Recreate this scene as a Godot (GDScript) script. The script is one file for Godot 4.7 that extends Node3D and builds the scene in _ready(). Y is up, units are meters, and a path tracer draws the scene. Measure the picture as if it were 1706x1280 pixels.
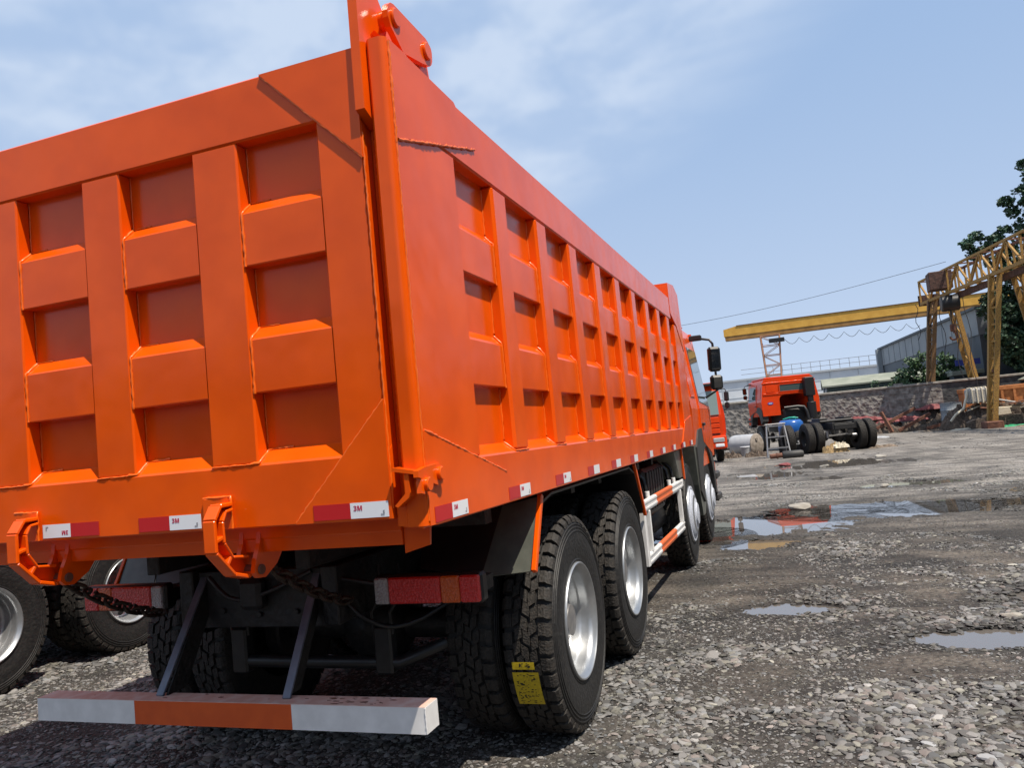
extends Node3D

# ---------------------------------------------------------------- mesh builder
class Mb:
	var v := PackedVector3Array()
	var n := PackedVector3Array()
	var c := PackedColorArray()
	var uv := PackedVector2Array()
	var col := Color(1, 1, 1)
	var use_col := false
	var use_uv := false

	func vert(p: Vector3, nn: Vector3, t := Vector2.ZERO) -> void:
		v.append(p); n.append(nn)
		if use_col: c.append(col)
		if use_uv: uv.append(t)

	func tri_s(a: Vector3, b: Vector3, d: Vector3, na: Vector3, nb: Vector3, nd: Vector3) -> void:
		var g := (b - a).cross(d - a)
		if g.dot(na + nb + nd) > 0.0:
			vert(a, na); vert(d, nd); vert(b, nb)
		else:
			vert(a, na); vert(b, nb); vert(d, nd)

	func tri(a: Vector3, b: Vector3, d: Vector3, hint: Vector3) -> void:
		var g := (b - a).cross(d - a).normalized()
		if g.dot(hint) < 0.0: g = -g
		tri_s(a, b, d, g, g, g)

	func quad(a: Vector3, b: Vector3, d: Vector3, e: Vector3, hint: Vector3) -> void:
		tri(a, b, d, hint); tri(a, d, e, hint)

	func quad_s(a: Vector3, b: Vector3, d: Vector3, e: Vector3, na: Vector3, nb: Vector3, nd: Vector3, ne: Vector3) -> void:
		tri_s(a, b, d, na, nb, nd); tri_s(a, d, e, na, nd, ne)

	func quad_uv(a: Vector3, b: Vector3, d: Vector3, e: Vector3, hint: Vector3, ua: Vector2, ub: Vector2, ud: Vector2, ue: Vector2) -> void:
		var g := (b - a).cross(d - a).normalized()
		if g.dot(hint) < 0.0: g = -g
		var fl := (b - a).cross(d - a).dot(g) > 0.0
		if fl:
			vert(a, g, ua); vert(d, g, ud); vert(b, g, ub); vert(a, g, ua); vert(e, g, ue); vert(d, g, ud)
		else:
			vert(a, g, ua); vert(b, g, ub); vert(d, g, ud); vert(a, g, ua); vert(d, g, ud); vert(e, g, ue)

	# chamfered box
	func box(x0: float, x1: float, y0: float, y1: float, z0: float, z1: float, b := 0.0, t := Transform3D()) -> void:
		var lo := Vector3(minf(x0, x1), minf(y0, y1), minf(z0, z1))
		var hi := Vector3(maxf(x0, x1), maxf(y0, y1), maxf(z0, z1))
		var ct := (lo + hi) * 0.5
		var h := (hi - lo) * 0.5
		b = minf(b, minf(h.x, minf(h.y, h.z)) * 0.9)
		for ax in 3:
			var u := (ax + 1) % 3
			var w := (ax + 2) % 3
			for s: float in [-1.0, 1.0]:
				var q := []
				for k in [[-1, -1], [1, -1], [1, 1], [-1, 1]]:
					var p := Vector3.ZERO
					p[ax] = s * h[ax]; p[u] = k[0] * (h[u] - b); p[w] = k[1] * (h[w] - b)
					q.append(t * (ct + p))
				var nn := Vector3.ZERO
				nn[ax] = s
				quad(q[0], q[1], q[2], q[3], t.basis * nn)
		if b <= 0.0: return
		for ax in 3:
			var u := (ax + 1) % 3
			var w := (ax + 2) % 3
			for s: float in [-1.0, 1.0]:
				for r in [-1.0, 1.0]:
					var q := []
					for k in [[0, -1], [0, 1], [1, 1], [1, -1]]:
						var p := Vector3.ZERO
						p[ax] = k[1] * (h[ax] - b)
						if k[0] == 0:
							p[u] = s * h[u]; p[w] = r * (h[w] - b)
						else:
							p[u] = s * (h[u] - b); p[w] = r * h[w]
						q.append(t * (ct + p))
					var nn := Vector3.ZERO
					nn[u] = s; nn[w] = r
					quad(q[0], q[1], q[2], q[3], t.basis * nn)
		for sx in [-1.0, 1.0]:
			for sy in [-1.0, 1.0]:
				for sz in [-1.0, 1.0]:
					var a := ct + Vector3(sx * h.x, sy * (h.y - b), sz * (h.z - b))
					var e := ct + Vector3(sx * (h.x - b), sy * h.y, sz * (h.z - b))
					var f := ct + Vector3(sx * (h.x - b), sy * (h.y - b), sz * h.z)
					tri(t * a, t * e, t * f, t.basis * Vector3(sx, sy, sz))

	# bar of rectangular section between two points; w along side, h along up
	func bar(a: Vector3, b: Vector3, w: float, h: float, bev := 0.0, up := Vector3.UP) -> void:
		var d := (b - a)
		var l := d.length()
		d = d / l
		var s := d.cross(up)
		if s.length() < 0.01: s = d.cross(Vector3.RIGHT)
		s = s.normalized()
		var t := Transform3D(Basis(s, s.cross(d), -d), (a + b) * 0.5)
		box(-w / 2, w / 2, -h / 2, h / 2, -l / 2, l / 2, bev, t)

	# polygon (in ux, uy from o) extruded along uz by depth
	func prism(poly: PackedVector2Array, o: Vector3, ux: Vector3, uy: Vector3, uz: Vector3, depth: float) -> void:
		var idx := Geometry2D.triangulate_polygon(poly)
		var P := func(q: Vector2, k: float) -> Vector3: return o + ux * q.x + uy * q.y + uz * k
		for i in range(0, idx.size(), 3):
			tri(P.call(poly[idx[i]], 0.0), P.call(poly[idx[i + 1]], 0.0), P.call(poly[idx[i + 2]], 0.0), -uz * signf(depth))
			tri(P.call(poly[idx[i]], depth), P.call(poly[idx[i + 1]], depth), P.call(poly[idx[i + 2]], depth), uz * signf(depth))
		var area := 0.0
		for i in poly.size():
			var a := poly[i]
			var b := poly[(i + 1) % poly.size()]
			area += a.x * b.y - b.x * a.y
		for i in poly.size():
			var a := poly[i]
			var b := poly[(i + 1) % poly.size()]
			var e := b - a
			var nn := Vector2(e.y, -e.x) * signf(area)
			quad(P.call(a, 0.0), P.call(b, 0.0), P.call(b, depth), P.call(a, depth), ux * nn.x + uy * nn.y)

	# profile of (radius, along) turned about an axis
	func lathe(prof: Array, o: Vector3, ax: Vector3, segs: int, a0 := 0.0, a1 := TAU, crease := 0.6) -> void:
		var e1 := ax.cross(Vector3.UP)
		if e1.length() < 0.05: e1 = ax.cross(Vector3.RIGHT)
		e1 = e1.normalized()
		var e2 := ax.cross(e1).normalized()
		var m := prof.size()
		var sn := []
		for i in m - 1:
			var d: Vector2 = prof[i + 1] - prof[i]
			sn.append(Vector2(d.y, -d.x).normalized())
		for i in m - 1:
			var n0: Vector2 = sn[i]
			var n1: Vector2 = sn[i]
			if i > 0 and sn[i - 1].dot(sn[i]) > crease: n0 = (sn[i - 1] + sn[i]).normalized()
			if i < m - 2 and sn[i + 1].dot(sn[i]) > crease: n1 = (sn[i + 1] + sn[i]).normalized()
			for k in segs:
				var t0 := a0 + (a1 - a0) * k / segs
				var t1 := a0 + (a1 - a0) * (k + 1) / segs
				var r0 := e1 * cos(t0) + e2 * sin(t0)
				var r1 := e1 * cos(t1) + e2 * sin(t1)
				var p: Vector2 = prof[i]
				var q: Vector2 = prof[i + 1]
				var A := o + r0 * p.x + ax * p.y
				var B := o + r1 * p.x + ax * p.y
				var C := o + r1 * q.x + ax * q.y
				var D := o + r0 * q.x + ax * q.y
				if p.x < 0.0001:
					tri_s(A, C, D, r0 * n0.x + ax * n0.y, r1 * n1.x + ax * n1.y, r0 * n1.x + ax * n1.y)
				elif q.x < 0.0001:
					tri_s(A, B, C, r0 * n0.x + ax * n0.y, r1 * n0.x + ax * n0.y, r1 * n1.x + ax * n1.y)
				else:
					quad_s(A, B, C, D, r0 * n0.x + ax * n0.y, r1 * n0.x + ax * n0.y, r1 * n1.x + ax * n1.y, r0 * n1.x + ax * n1.y)

	func cyl(a: Vector3, b: Vector3, r: float, segs := 12, r2 := -1.0) -> void:
		if r2 < 0.0: r2 = r
		var l := (b - a).length()
		var bv := minf(r, l) * 0.12
		lathe([Vector2(0, 0), Vector2(r - bv, 0), Vector2(r, bv), Vector2(r2, l - bv), Vector2(r2 - bv, l), Vector2(0, l)], a, (b - a) / l, segs, 0.0, TAU, 0.9)

	func tube(pts: Array, r: float, sides := 6, rs: Array = []) -> void:
		var m := pts.size()
		var s := Vector3.ZERO
		var rings := []
		var norms := []
		for i in m:
			var p0: Vector3 = pts[maxi(i - 1, 0)]
			var p1: Vector3 = pts[mini(i + 1, m - 1)]
			var d := (p1 - p0).normalized()
			if s == Vector3.ZERO:
				s = d.cross(Vector3.UP)
				if s.length() < 0.05: s = d.cross(Vector3.RIGHT)
			s = (s - d * s.dot(d)).normalized()
			var u := d.cross(s)
			var ring := []
			var nr := []
			var rr: float = r if rs.is_empty() else rs[i]
			for k in sides:
				var a := TAU * k / sides
				var o := s * cos(a) + u * sin(a)
				ring.append(pts[i] + o * rr); nr.append(o)
			rings.append(ring); norms.append(nr)
		for i in m - 1:
			for k in sides:
				var k2 := (k + 1) % sides
				quad_s(rings[i][k], rings[i][k2], rings[i + 1][k2], rings[i + 1][k], norms[i][k], norms[i][k2], norms[i + 1][k2], norms[i + 1][k])
		for e in [0, m - 1]:
			var d2: Vector3 = (pts[1] - pts[0]) if e == 0 else (pts[m - 2] - pts[m - 1])
			for k in range(1, sides - 1):
				tri(rings[e][0], rings[e][k], rings[e][k + 1], -d2)

	func mesh() -> ArrayMesh:
		var m := ArrayMesh.new()
		if v.is_empty(): return m
		var a := []
		a.resize(Mesh.ARRAY_MAX)
		a[Mesh.ARRAY_VERTEX] = v
		a[Mesh.ARRAY_NORMAL] = n
		if use_col: a[Mesh.ARRAY_COLOR] = c
		if use_uv: a[Mesh.ARRAY_TEX_UV] = uv
		m.add_surface_from_arrays(Mesh.PRIMITIVE_TRIANGLES, a)
		return m

# ---------------------------------------------------------------- naming and tagging
var used := {}
var M := {}
var rng := RandomNumberGenerator.new()
var wn := FastNoiseLite.new()

func nm(parent: Node, called: String) -> String:
	var key := "%d/%s" % [parent.get_instance_id(), called]
	var k: int = used.get(key, 0)
	used[key] = k + 1
	return called if k == 0 else "%s_%03d" % [called, k]

func tag(o: Node, label: String, category := "", group := "", kind := "") -> Node:
	if label: o.set_meta("label", label)
	if category: o.set_meta("category", category)
	if group: o.set_meta("group", group)
	if kind: o.set_meta("kind", kind)
	return o

func thing(called: String, label: String, category: String, at := Vector3.ZERO, turn := 0.0, group := "") -> Node3D:
	var o := Node3D.new()
	o.name = nm(self, called)
	add_child(o, true)
	o.position = at
	o.rotation.y = turn
	tag(o, label, category, group)
	return o

func put(called: String, mesh: Mesh, mat: Material, parent: Node = null) -> MeshInstance3D:
	if parent == null: parent = self
	var o := MeshInstance3D.new()
	o.name = nm(parent, called)
	o.mesh = mesh
	o.material_override = mat
	parent.add_child(o, true)
	return o

func obj(called: String, mb: Mb, mat: Material, parent: Node = null) -> MeshInstance3D:
	return put(called, mb.mesh(), mat, parent)

func hold(called: String, parent: Node) -> Node3D:
	var o := Node3D.new()
	o.name = nm(parent, called)
	parent.add_child(o, true)
	return o

func lin(r: float, g: float, b: float) -> Color:
	return Color(r, g, b).linear_to_srgb()

func V(x: float, y: float, z: float) -> Vector3:
	return Vector3(x, y, z)

func pv(a: Array) -> PackedVector2Array:
	var p := PackedVector2Array()
	for i in range(0, a.size(), 2): p.append(Vector2(a[i], a[i + 1]))
	return p

# ---------------------------------------------------------------- materials
func mat(c: Color, rough := 0.6, metal := 0.0) -> StandardMaterial3D:
	var m := StandardMaterial3D.new()
	m.albedo_color = c
	m.roughness = rough
	m.metallic = metal
	return m

func noise_tex(freq: float, kind := FastNoiseLite.TYPE_SIMPLEX_SMOOTH, size := 512, oct := 4, as_normal := false, bump := 4.0, ramp: Array = []) -> NoiseTexture2D:
	var f := FastNoiseLite.new()
	f.noise_type = kind
	f.frequency = freq
	f.fractal_octaves = oct
	f.seed = int(freq * 9173.0) + kind * 31 + oct
	var t := NoiseTexture2D.new()
	t.width = size
	t.height = size
	t.seamless = true
	t.noise = f
	t.as_normal_map = as_normal
	t.bump_strength = bump
	if ramp.size():
		var g := Gradient.new()
		var offs := PackedFloat32Array()
		var cols := PackedColorArray()
		for r in ramp:
			offs.append(r[0]); cols.append(r[1])
		g.offsets = offs
		g.colors = cols
		t.color_ramp = g
	return t

func tri_map(m: StandardMaterial3D, scale: float, world := true) -> StandardMaterial3D:
	m.uv1_triplanar = true
	m.uv1_world_triplanar = world
	m.uv1_scale = Vector3.ONE * scale
	return m

func mottled(a: Color, b: Color, freq: float, scale: float, rough: float, bump := 0.0, metal := 0.0, mid: Variant = null) -> StandardMaterial3D:
	var m := mat(Color.WHITE, rough, metal)
	var ramp := [[0.25, a], [0.75, b]]
	if mid != null: ramp = [[0.2, a], [0.5, mid], [0.8, b]]
	m.albedo_texture = noise_tex(freq, FastNoiseLite.TYPE_SIMPLEX_SMOOTH, 512, 5, false, 4.0, ramp)
	if bump > 0.0:
		m.normal_enabled = true
		m.normal_texture = noise_tex(freq * 1.7, FastNoiseLite.TYPE_SIMPLEX_SMOOTH, 512, 4, true, bump)
		m.normal_scale = 1.0
	return tri_map(m, scale)

func make_materials() -> void:
	# painted steel, faint orange peel and sheet waviness
	var peel := noise_tex(0.012, FastNoiseLite.TYPE_SIMPLEX_SMOOTH, 512, 3, true, 3.0)
	for d in [["orange", lin(0.78, 0.094, 0.0020), lin(0.70, 0.080, 0.0018), 0.24], ["cab_red", lin(0.66, 0.055, 0.010), lin(0.60, 0.047, 0.008), 0.3]]:
		var m := mottled(d[1], d[2], 0.01, 0.5, d[3])
		m.normal_enabled = true
		m.normal_texture = peel
		m.normal_scale = 0.16
		m.clearcoat_enabled = true
		m.clearcoat = 0.08
		m.metallic_specular = 0.36
		m.roughness_texture = noise_tex(0.02, FastNoiseLite.TYPE_SIMPLEX_SMOOTH, 512, 5, false, 4.0, [[0.25, Color(0.75, 0.75, 0.75)], [0.8, Color(1, 1, 1)]])
		m.roughness = 0.25
		m.clearcoat_roughness = 0.22
		M[d[0]] = m
	M.weld = mat(lin(0.76, 0.125, 0.006), 0.3)
	M.rust_under = mottled(lin(0.30, 0.028, 0.006), lin(0.40, 0.04, 0.006), 0.02, 0.6, 0.5)
	M.rubber = mottled(lin(0.007, 0.007, 0.008), lin(0.017, 0.016, 0.015), 0.03, 1.3, 0.62, 2.0)
	M.tread = mottled(lin(0.014, 0.013, 0.012), lin(0.035, 0.029, 0.024), 0.05, 1.6, 0.75, 3.0)
	M.silver = mottled(lin(0.36, 0.375, 0.39), lin(0.44, 0.455, 0.47), 0.02, 1.0, 0.36, 0.0, 0.75)
	M.chassis = mottled(lin(0.006, 0.006, 0.007), lin(0.015, 0.014, 0.014), 0.03, 0.8, 0.55, 1.5)
	M.plastic = mottled(lin(0.008, 0.008, 0.009), lin(0.013, 0.013, 0.014), 0.03, 0.8, 0.42)
	M.grey_plastic = mottled(lin(0.028, 0.028, 0.029), lin(0.045, 0.043, 0.041), 0.03, 0.8, 0.6)
	M.guard_plate = mottled(lin(0.075, 0.083, 0.072), lin(0.11, 0.118, 0.10), 0.02, 1.0, 0.34)
	M.strut = mottled(lin(0.10, 0.12, 0.16), lin(0.16, 0.18, 0.22), 0.02, 1.0, 0.3, 0.0, 0.4)
	M.steel = mottled(lin(0.30, 0.30, 0.31), lin(0.42, 0.41, 0.40), 0.03, 1.0, 0.4, 0.0, 0.7)
	M.chain = mottled(lin(0.022, 0.015, 0.011), lin(0.05, 0.032, 0.022), 0.05, 2.0, 0.5, 2.0, 0.4)
	M.white_paint = mottled(lin(0.66, 0.66, 0.66), lin(0.76, 0.76, 0.76), 0.02, 0.8, 0.4)
	M.dusty_top = mottled(lin(0.62, 0.40, 0.33), lin(0.70, 0.56, 0.50), 0.02, 1.2, 0.7, 0.0, 0.0, lin(0.66, 0.46, 0.39))
	M.band_orange = mottled(lin(0.56, 0.075, 0.008), lin(0.62, 0.09, 0.010), 0.02, 0.8, 0.45)
	M.guard_orange = mottled(lin(0.62, 0.13, 0.035), lin(0.68, 0.16, 0.05), 0.02, 0.8, 0.5)
	M.reflect_white = mat(lin(0.74, 0.76, 0.80), 0.25)
	M.reflect_red = mat(lin(0.48, 0.012, 0.016), 0.25)
	M.ink_red = mat(lin(0.45, 0.01, 0.05), 0.5)
	M.ink_grey = mat(lin(0.22, 0.22, 0.24), 0.5)
	M.ink_black = mat(lin(0.015, 0.015, 0.012), 0.6)
	# lamp lenses with a fine prism pattern
	var prism_n := noise_tex(0.09, FastNoiseLite.TYPE_CELLULAR, 256, 1, true, 10.0)
	for d in [["lens_red", lin(0.62, 0.014, 0.012)], ["lens_amber", lin(0.62, 0.10, 0.006)], ["lens_clear", lin(0.34, 0.34, 0.35)]]:
		var m := mat(d[1], 0.12)
		m.clearcoat_enabled = true
		m.clearcoat = 0.8
		m.normal_enabled = true
		m.normal_texture = prism_n
		m.normal_scale = 0.7
		M[d[0]] = tri_map(m, 4.0)
	var yl := mottled(lin(0.60, 0.44, 0.012), lin(0.46, 0.33, 0.012), 0.05, 2.0, 0.5)
	M.yellow_label = yl
	M.film = mottled(lin(0.46, 0.50, 0.60), lin(0.66, 0.69, 0.75), 0.06, 2.0, 0.35, 10.0)
	var gl := mat(lin(0.06, 0.085, 0.085), 0.04)
	gl.metallic_specular = 0.8
	M.glass = gl
	var gs := mat(lin(0.10, 0.16, 0.15), 0.05)
	M.screen = gs
	gs.albedo_color = lin(0.17, 0.22, 0.21)
	M.mirror = mat(lin(0.22, 0.23, 0.24), 0.03, 1.0)
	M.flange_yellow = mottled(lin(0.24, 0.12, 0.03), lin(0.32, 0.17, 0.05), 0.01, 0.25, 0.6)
	M.yellow = mottled(lin(0.58, 0.31, 0.045), lin(0.66, 0.37, 0.06), 0.01, 0.25, 0.55)
	M.yellow_rust = mottled(lin(0.40, 0.235, 0.05), lin(0.13, 0.065, 0.035), 0.03, 0.9, 0.75, 0.0, 0.0, lin(0.34, 0.19, 0.04))
	M.rust = mottled(lin(0.10, 0.040, 0.025), lin(0.20, 0.085, 0.05), 0.02, 0.4, 0.8, 2.0)
	M.dark_rust = mottled(lin(0.055, 0.028, 0.02), lin(0.11, 0.055, 0.04), 0.02, 0.4, 0.8, 2.0)
	M.pink_steel = mottled(lin(0.42, 0.20, 0.14), lin(0.50, 0.27, 0.14), 0.02, 0.4, 0.6)
	M.blue = mottled(lin(0.015, 0.09, 0.32), lin(0.02, 0.11, 0.38), 0.02, 0.8, 0.25)
	M.green = mottled(lin(0.01, 0.22, 0.10), lin(0.015, 0.30, 0.13), 0.03, 0.8, 0.6)
	M.teal = mat(lin(0.02, 0.34, 0.24), 0.4)
	M.tank_white = mottled(lin(0.36, 0.37, 0.39), lin(0.46, 0.47, 0.48), 0.02, 0.5, 0.35)
	M.tank_end = mottled(lin(0.18, 0.15, 0.12), lin(0.34, 0.30, 0.26), 0.02, 0.6, 0.7)
	M.card = mottled(lin(0.24, 0.16, 0.08), lin(0.40, 0.28, 0.13), 0.03, 0.8, 0.8)
	M.tarp = mottled(lin(0.17, 0.035, 0.038), lin(0.27, 0.075, 0.075), 0.02, 0.5, 0.7, 3.0)
	M.plank = mottled(lin(0.10, 0.075, 0.055), lin(0.26, 0.20, 0.15), 0.02, 0.6, 0.85, 2.0)
	M.junk_brown = mottled(lin(0.06, 0.045, 0.035), lin(0.17, 0.13, 0.10), 0.03, 0.6, 0.85, 2.0)
	M.drum = mottled(lin(0.16, 0.19, 0.22), lin(0.30, 0.32, 0.34), 0.03, 0.8, 0.6)
	M.bale = mottled(lin(0.22, 0.22, 0.21), lin(0.42, 0.40, 0.38), 0.03, 0.9, 0.8, 2.0)
	M.cream = mottled(lin(0.56, 0.50, 0.38), lin(0.66, 0.60, 0.48), 0.02, 0.6, 0.7)
	M.old_orange = mottled(lin(0.36, 0.12, 0.03), lin(0.46, 0.17, 0.05), 0.02, 0.5, 0.7)
	M.car_white = mottled(lin(0.60, 0.62, 0.66), lin(0.66, 0.68, 0.70), 0.01, 0.5, 0.25)
	# rubble stone wall
	var st := mat(Color.WHITE, 0.9)
	st.albedo_texture = noise_tex(0.045, FastNoiseLite.TYPE_CELLULAR, 512, 3, false, 4.0, [[0.0, lin(0.06, 0.056, 0.052)], [0.35, lin(0.17, 0.16, 0.15)], [0.7, lin(0.25, 0.235, 0.22)], [1.0, lin(0.42, 0.40, 0.38)]])
	st.normal_enabled = true
	st.normal_texture = noise_tex(0.045, FastNoiseLite.TYPE_CELLULAR, 512, 3, true, 8.0)
	M.stone = tri_map(st, 0.13)
	M.block = mottled(lin(0.16, 0.145, 0.13), lin(0.30, 0.28, 0.255), 0.02, 0.25, 0.9, 3.0)
	M.dark_block = mottled(lin(0.045, 0.047, 0.048), lin(0.085, 0.085, 0.085), 0.02, 0.25, 0.9, 3.0)
	M.coping = mottled(lin(0.26, 0.24, 0.21), lin(0.36, 0.34, 0.30), 0.02, 0.3, 0.9)
	M.leg_brown = mottled(lin(0.20, 0.11, 0.035), lin(0.07, 0.038, 0.025), 0.03, 0.9, 0.75, 0.0, 0.0, lin(0.17, 0.09, 0.03))
	M.grey_sheet = mottled(lin(0.21, 0.24, 0.265), lin(0.25, 0.28, 0.30), 0.01, 0.1, 0.6)
	M.grey_dark = mottled(lin(0.075, 0.095, 0.115), lin(0.10, 0.12, 0.14), 0.01, 0.1, 0.7)
	M.pale_sheet = mottled(lin(0.56, 0.60, 0.64), lin(0.64, 0.67, 0.70), 0.01, 0.1, 0.7)
	M.pale_joint = mat(lin(0.40, 0.43, 0.46), 0.7)
	M.tarp_green = mottled(lin(0.035, 0.05, 0.045), lin(0.07, 0.09, 0.08), 0.03, 0.5, 0.8, 2.0)
	M.roof_pale = mottled(lin(0.19, 0.21, 0.17), lin(0.26, 0.275, 0.23), 0.01, 0.15, 0.7)
	M.sign_blue = mat(lin(0.03, 0.05, 0.30), 0.5)
	M.bark = mottled(lin(0.05, 0.04, 0.03), lin(0.11, 0.09, 0.07), 0.03, 0.6, 0.9, 3.0)
	for d in [["leaf", lin(0.034, 0.078, 0.046)], ["bush_leaf", lin(0.055, 0.105, 0.050)]]:
		var m := mat(d[1], 0.6)
		m.vertex_color_use_as_albedo = true
		m.cull_mode = BaseMaterial3D.CULL_DISABLED
		m.backlight_enabled = true
		m.backlight = Color(0.05, 0.09, 0.03)
		M[d[0]] = m
	# gravel stones, colour per stone
	var gm := mat(Color.WHITE, 0.8)
	gm.vertex_color_use_as_albedo = true
	M.pebble = gm
	# the ground between the stones
	var gr := mat(Color.WHITE, 0.85)
	gr.vertex_color_use_as_albedo = true
	gr.albedo_texture = noise_tex(0.055, FastNoiseLite.TYPE_CELLULAR, 1024, 3, false, 4.0, [[0.0, Color(1, 1, 1)], [0.4, Color(0.86, 0.85, 0.84)], [0.75, Color(0.60, 0.59, 0.58)], [1.0, Color(0.36, 0.36, 0.37)]])
	gr.normal_enabled = true
	gr.normal_texture = noise_tex(0.055, FastNoiseLite.TYPE_CELLULAR, 1024, 3, true, 9.0)
	gr.normal_scale = 1.0
	gr.detail_enabled = true
	gr.detail_blend_mode = BaseMaterial3D.BLEND_MODE_MUL
	gr.detail_albedo = noise_tex(0.012, FastNoiseLite.TYPE_SIMPLEX_SMOOTH, 1024, 6, false, 4.0, [[0.22, Color(0.60, 0.59, 0.58)], [0.5, Color(0.86, 0.85, 0.84)], [0.72, Color(1, 0.99, 0.97)]])
	gr.detail_uv_layer = BaseMaterial3D.DETAIL_UV_2
	gr.uv2_triplanar = true
	gr.uv2_world_triplanar = true
	gr.uv2_scale = Vector3(0.06, 0.06, 0.17)
	M.ground = tri_map(gr, 0.42)
	var wt := mat(lin(0.13, 0.12, 0.11), 0.015)
	wt.metallic_specular = 1.0
	M.water = wt
	M.wire = mat(lin(0.03, 0.03, 0.035), 0.7)

# ---------------------------------------------------------------- sky
func make_sky() -> Sky:
	var w := 1536
	var h := 768
	var im := Image.create(w, h, false, Image.FORMAT_RGBAF)
	var f1 := FastNoiseLite.new()
	f1.seed = 11
	f1.noise_type = FastNoiseLite.TYPE_SIMPLEX_SMOOTH
	f1.frequency = 1.0
	f1.fractal_octaves = 7
	f1.fractal_gain = 0.6
	var f2 := FastNoiseLite.new()
	f2.seed = 5
	f2.frequency = 0.35
	f2.fractal_octaves = 3
	for y in h:
		var th := PI * (y + 0.5) / h
		var up := cos(th)
		var hz := sin(th)
		var e := clampf(up, 0.0, 1.0)
		var k := pow(1.0 - e, 3.0)
		var base := Color(0.305, 0.485, 0.80).lerp(Color(0.68, 0.805, 1.0), k)
		if up < 0.0:
			base = Color(0.68, 0.805, 1.0).lerp(Color(0.20, 0.19, 0.18), clampf(-up * 12.0, 0.0, 1.0))
		for x in w:
			var c := base
			if up > 0.0:
				var az := TAU * (x + 0.5) / w
				var dx := hz * sin(az)
				var dz := -hz * cos(az)
				# sheet of high thin cloud, seen on a plane overhead
				var px := dx / (up + 0.12)
				var pz := dz / (up + 0.12)
				var wx := px + 0.25 * f2.get_noise_2d(px * 2.0, pz * 2.0)
				var a := f1.get_noise_2d(wx * 1.6 + pz * 0.5, pz * 2.2 - wx * 0.4) * 0.5 + 0.5
				var b := f2.get_noise_2d(px * 1.2 + 7.0, pz * 1.2) * 0.5 + 0.5
				# the sheet thins out to the east (the clear right-hand sky)
				var edge := smoothstep(0.22, -0.40, px - 0.06 - 1.15 * (pz + 1.7) + 0.55 * (b - 0.5))
				var cover := clampf(edge * (0.30 + 0.75 * smoothstep(0.28, 0.72, a)) + 0.06 * b * (1.0 - k), 0.0, 1.0)
				cover *= clampf(up * 4.0, 0.0, 1.0)
				c = c.lerp(Color(0.69, 0.81, 1.0), cover * 0.88)
			im.set_pixel(x, y, c)
	var p := PanoramaSkyMaterial.new()
	p.panorama = ImageTexture.create_from_image(im)
	var s := Sky.new()
	s.sky_material = p
	return s

func _ready() -> void:
	rng.seed = 20240
	wn.seed = 3
	wn.frequency = 1.0
	# ---- camera, sky, sun, exposure
	var cam := Camera3D.new()
	cam.name = "camera"
	cam.position = Vector3(2.3933, 1.5323, 2.2967)
	cam.rotation = Vector3(0.07, 0.338, -0.095)
	cam.fov = rad_to_deg(2.0 * atan(640.0 / 1323.12))
	cam.near = 0.05
	cam.far = 1500.0
	add_child(cam)
	cam.current = true
	var we := WorldEnvironment.new()
	we.name = "world_environment"
	var env := Environment.new()
	env.background_mode = Environment.BG_SKY
	env.sky = make_sky()
	env.background_energy_multiplier = 0.70
	env.tonemap_mode = Environment.TONE_MAPPER_LINEAR
	env.tonemap_exposure = 1.30
	env.sdfgi_enabled = true
	env.ssao_enabled = true
	env.ssil_enabled = true
	we.environment = env
	add_child(we)
	var sun := DirectionalLight3D.new()
	sun.name = "sun"
	sun.light_energy = 1.55
	sun.light_color = Color(1.0, 0.955, 0.89)
	sun.light_angular_distance = 0.5
	sun.shadow_enabled = true
	add_child(sun)
	sun.look_at_from_position(Vector3(0.39, 0.9, 0.215) * 20.0, Vector3.ZERO, Vector3.FORWARD)
	make_materials()
	build_ground()
	build_background()
	build_yard()
	build_trucks()

# ---------------------------------------------------------------- ground
const PUDDLES := [
	# x, z, half length x, half length z, turn, depth
	[1.9, -9.7, 0.95, 1.0, 0.3, 0.055], [2.6, -11.1, 0.85, 0.62, 0.2, 0.05], [3.7, -10.75, 1.35, 0.85, -0.1, 0.065], [4.8, -10.7, 1.0, 0.50, 0.05, 0.055],
	[1.45, -19.3, 0.85, 1.0, 0.1, 0.05], [3.3, -22.2, 1.7, 1.1, -0.35, 0.055], [4.3, -14.6, 0.9, 0.45, 0.1, 0.04],
	[2.2, -4.42, 0.32, 0.17, 0.15, 0.05], [3.42, -3.55, 0.46, 0.22, 0.1, 0.045], [4.3, -4.75, 0.5, 0.36, 0.2, 0.05], [1.75, -7.9, 0.45, 0.38, 0.3, 0.045],
	[0.95, -8.6, 0.5, 0.7, 0.0, 0.04], [6.4, -12.4, 0.9, 0.6, 0.2, 0.04], [2.9, -17.4, 0.5, 0.4, 0.0, 0.035],
]
const WATER := -0.014

func dip(x: float, z: float) -> float:
	return hollow(x, z).x

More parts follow.
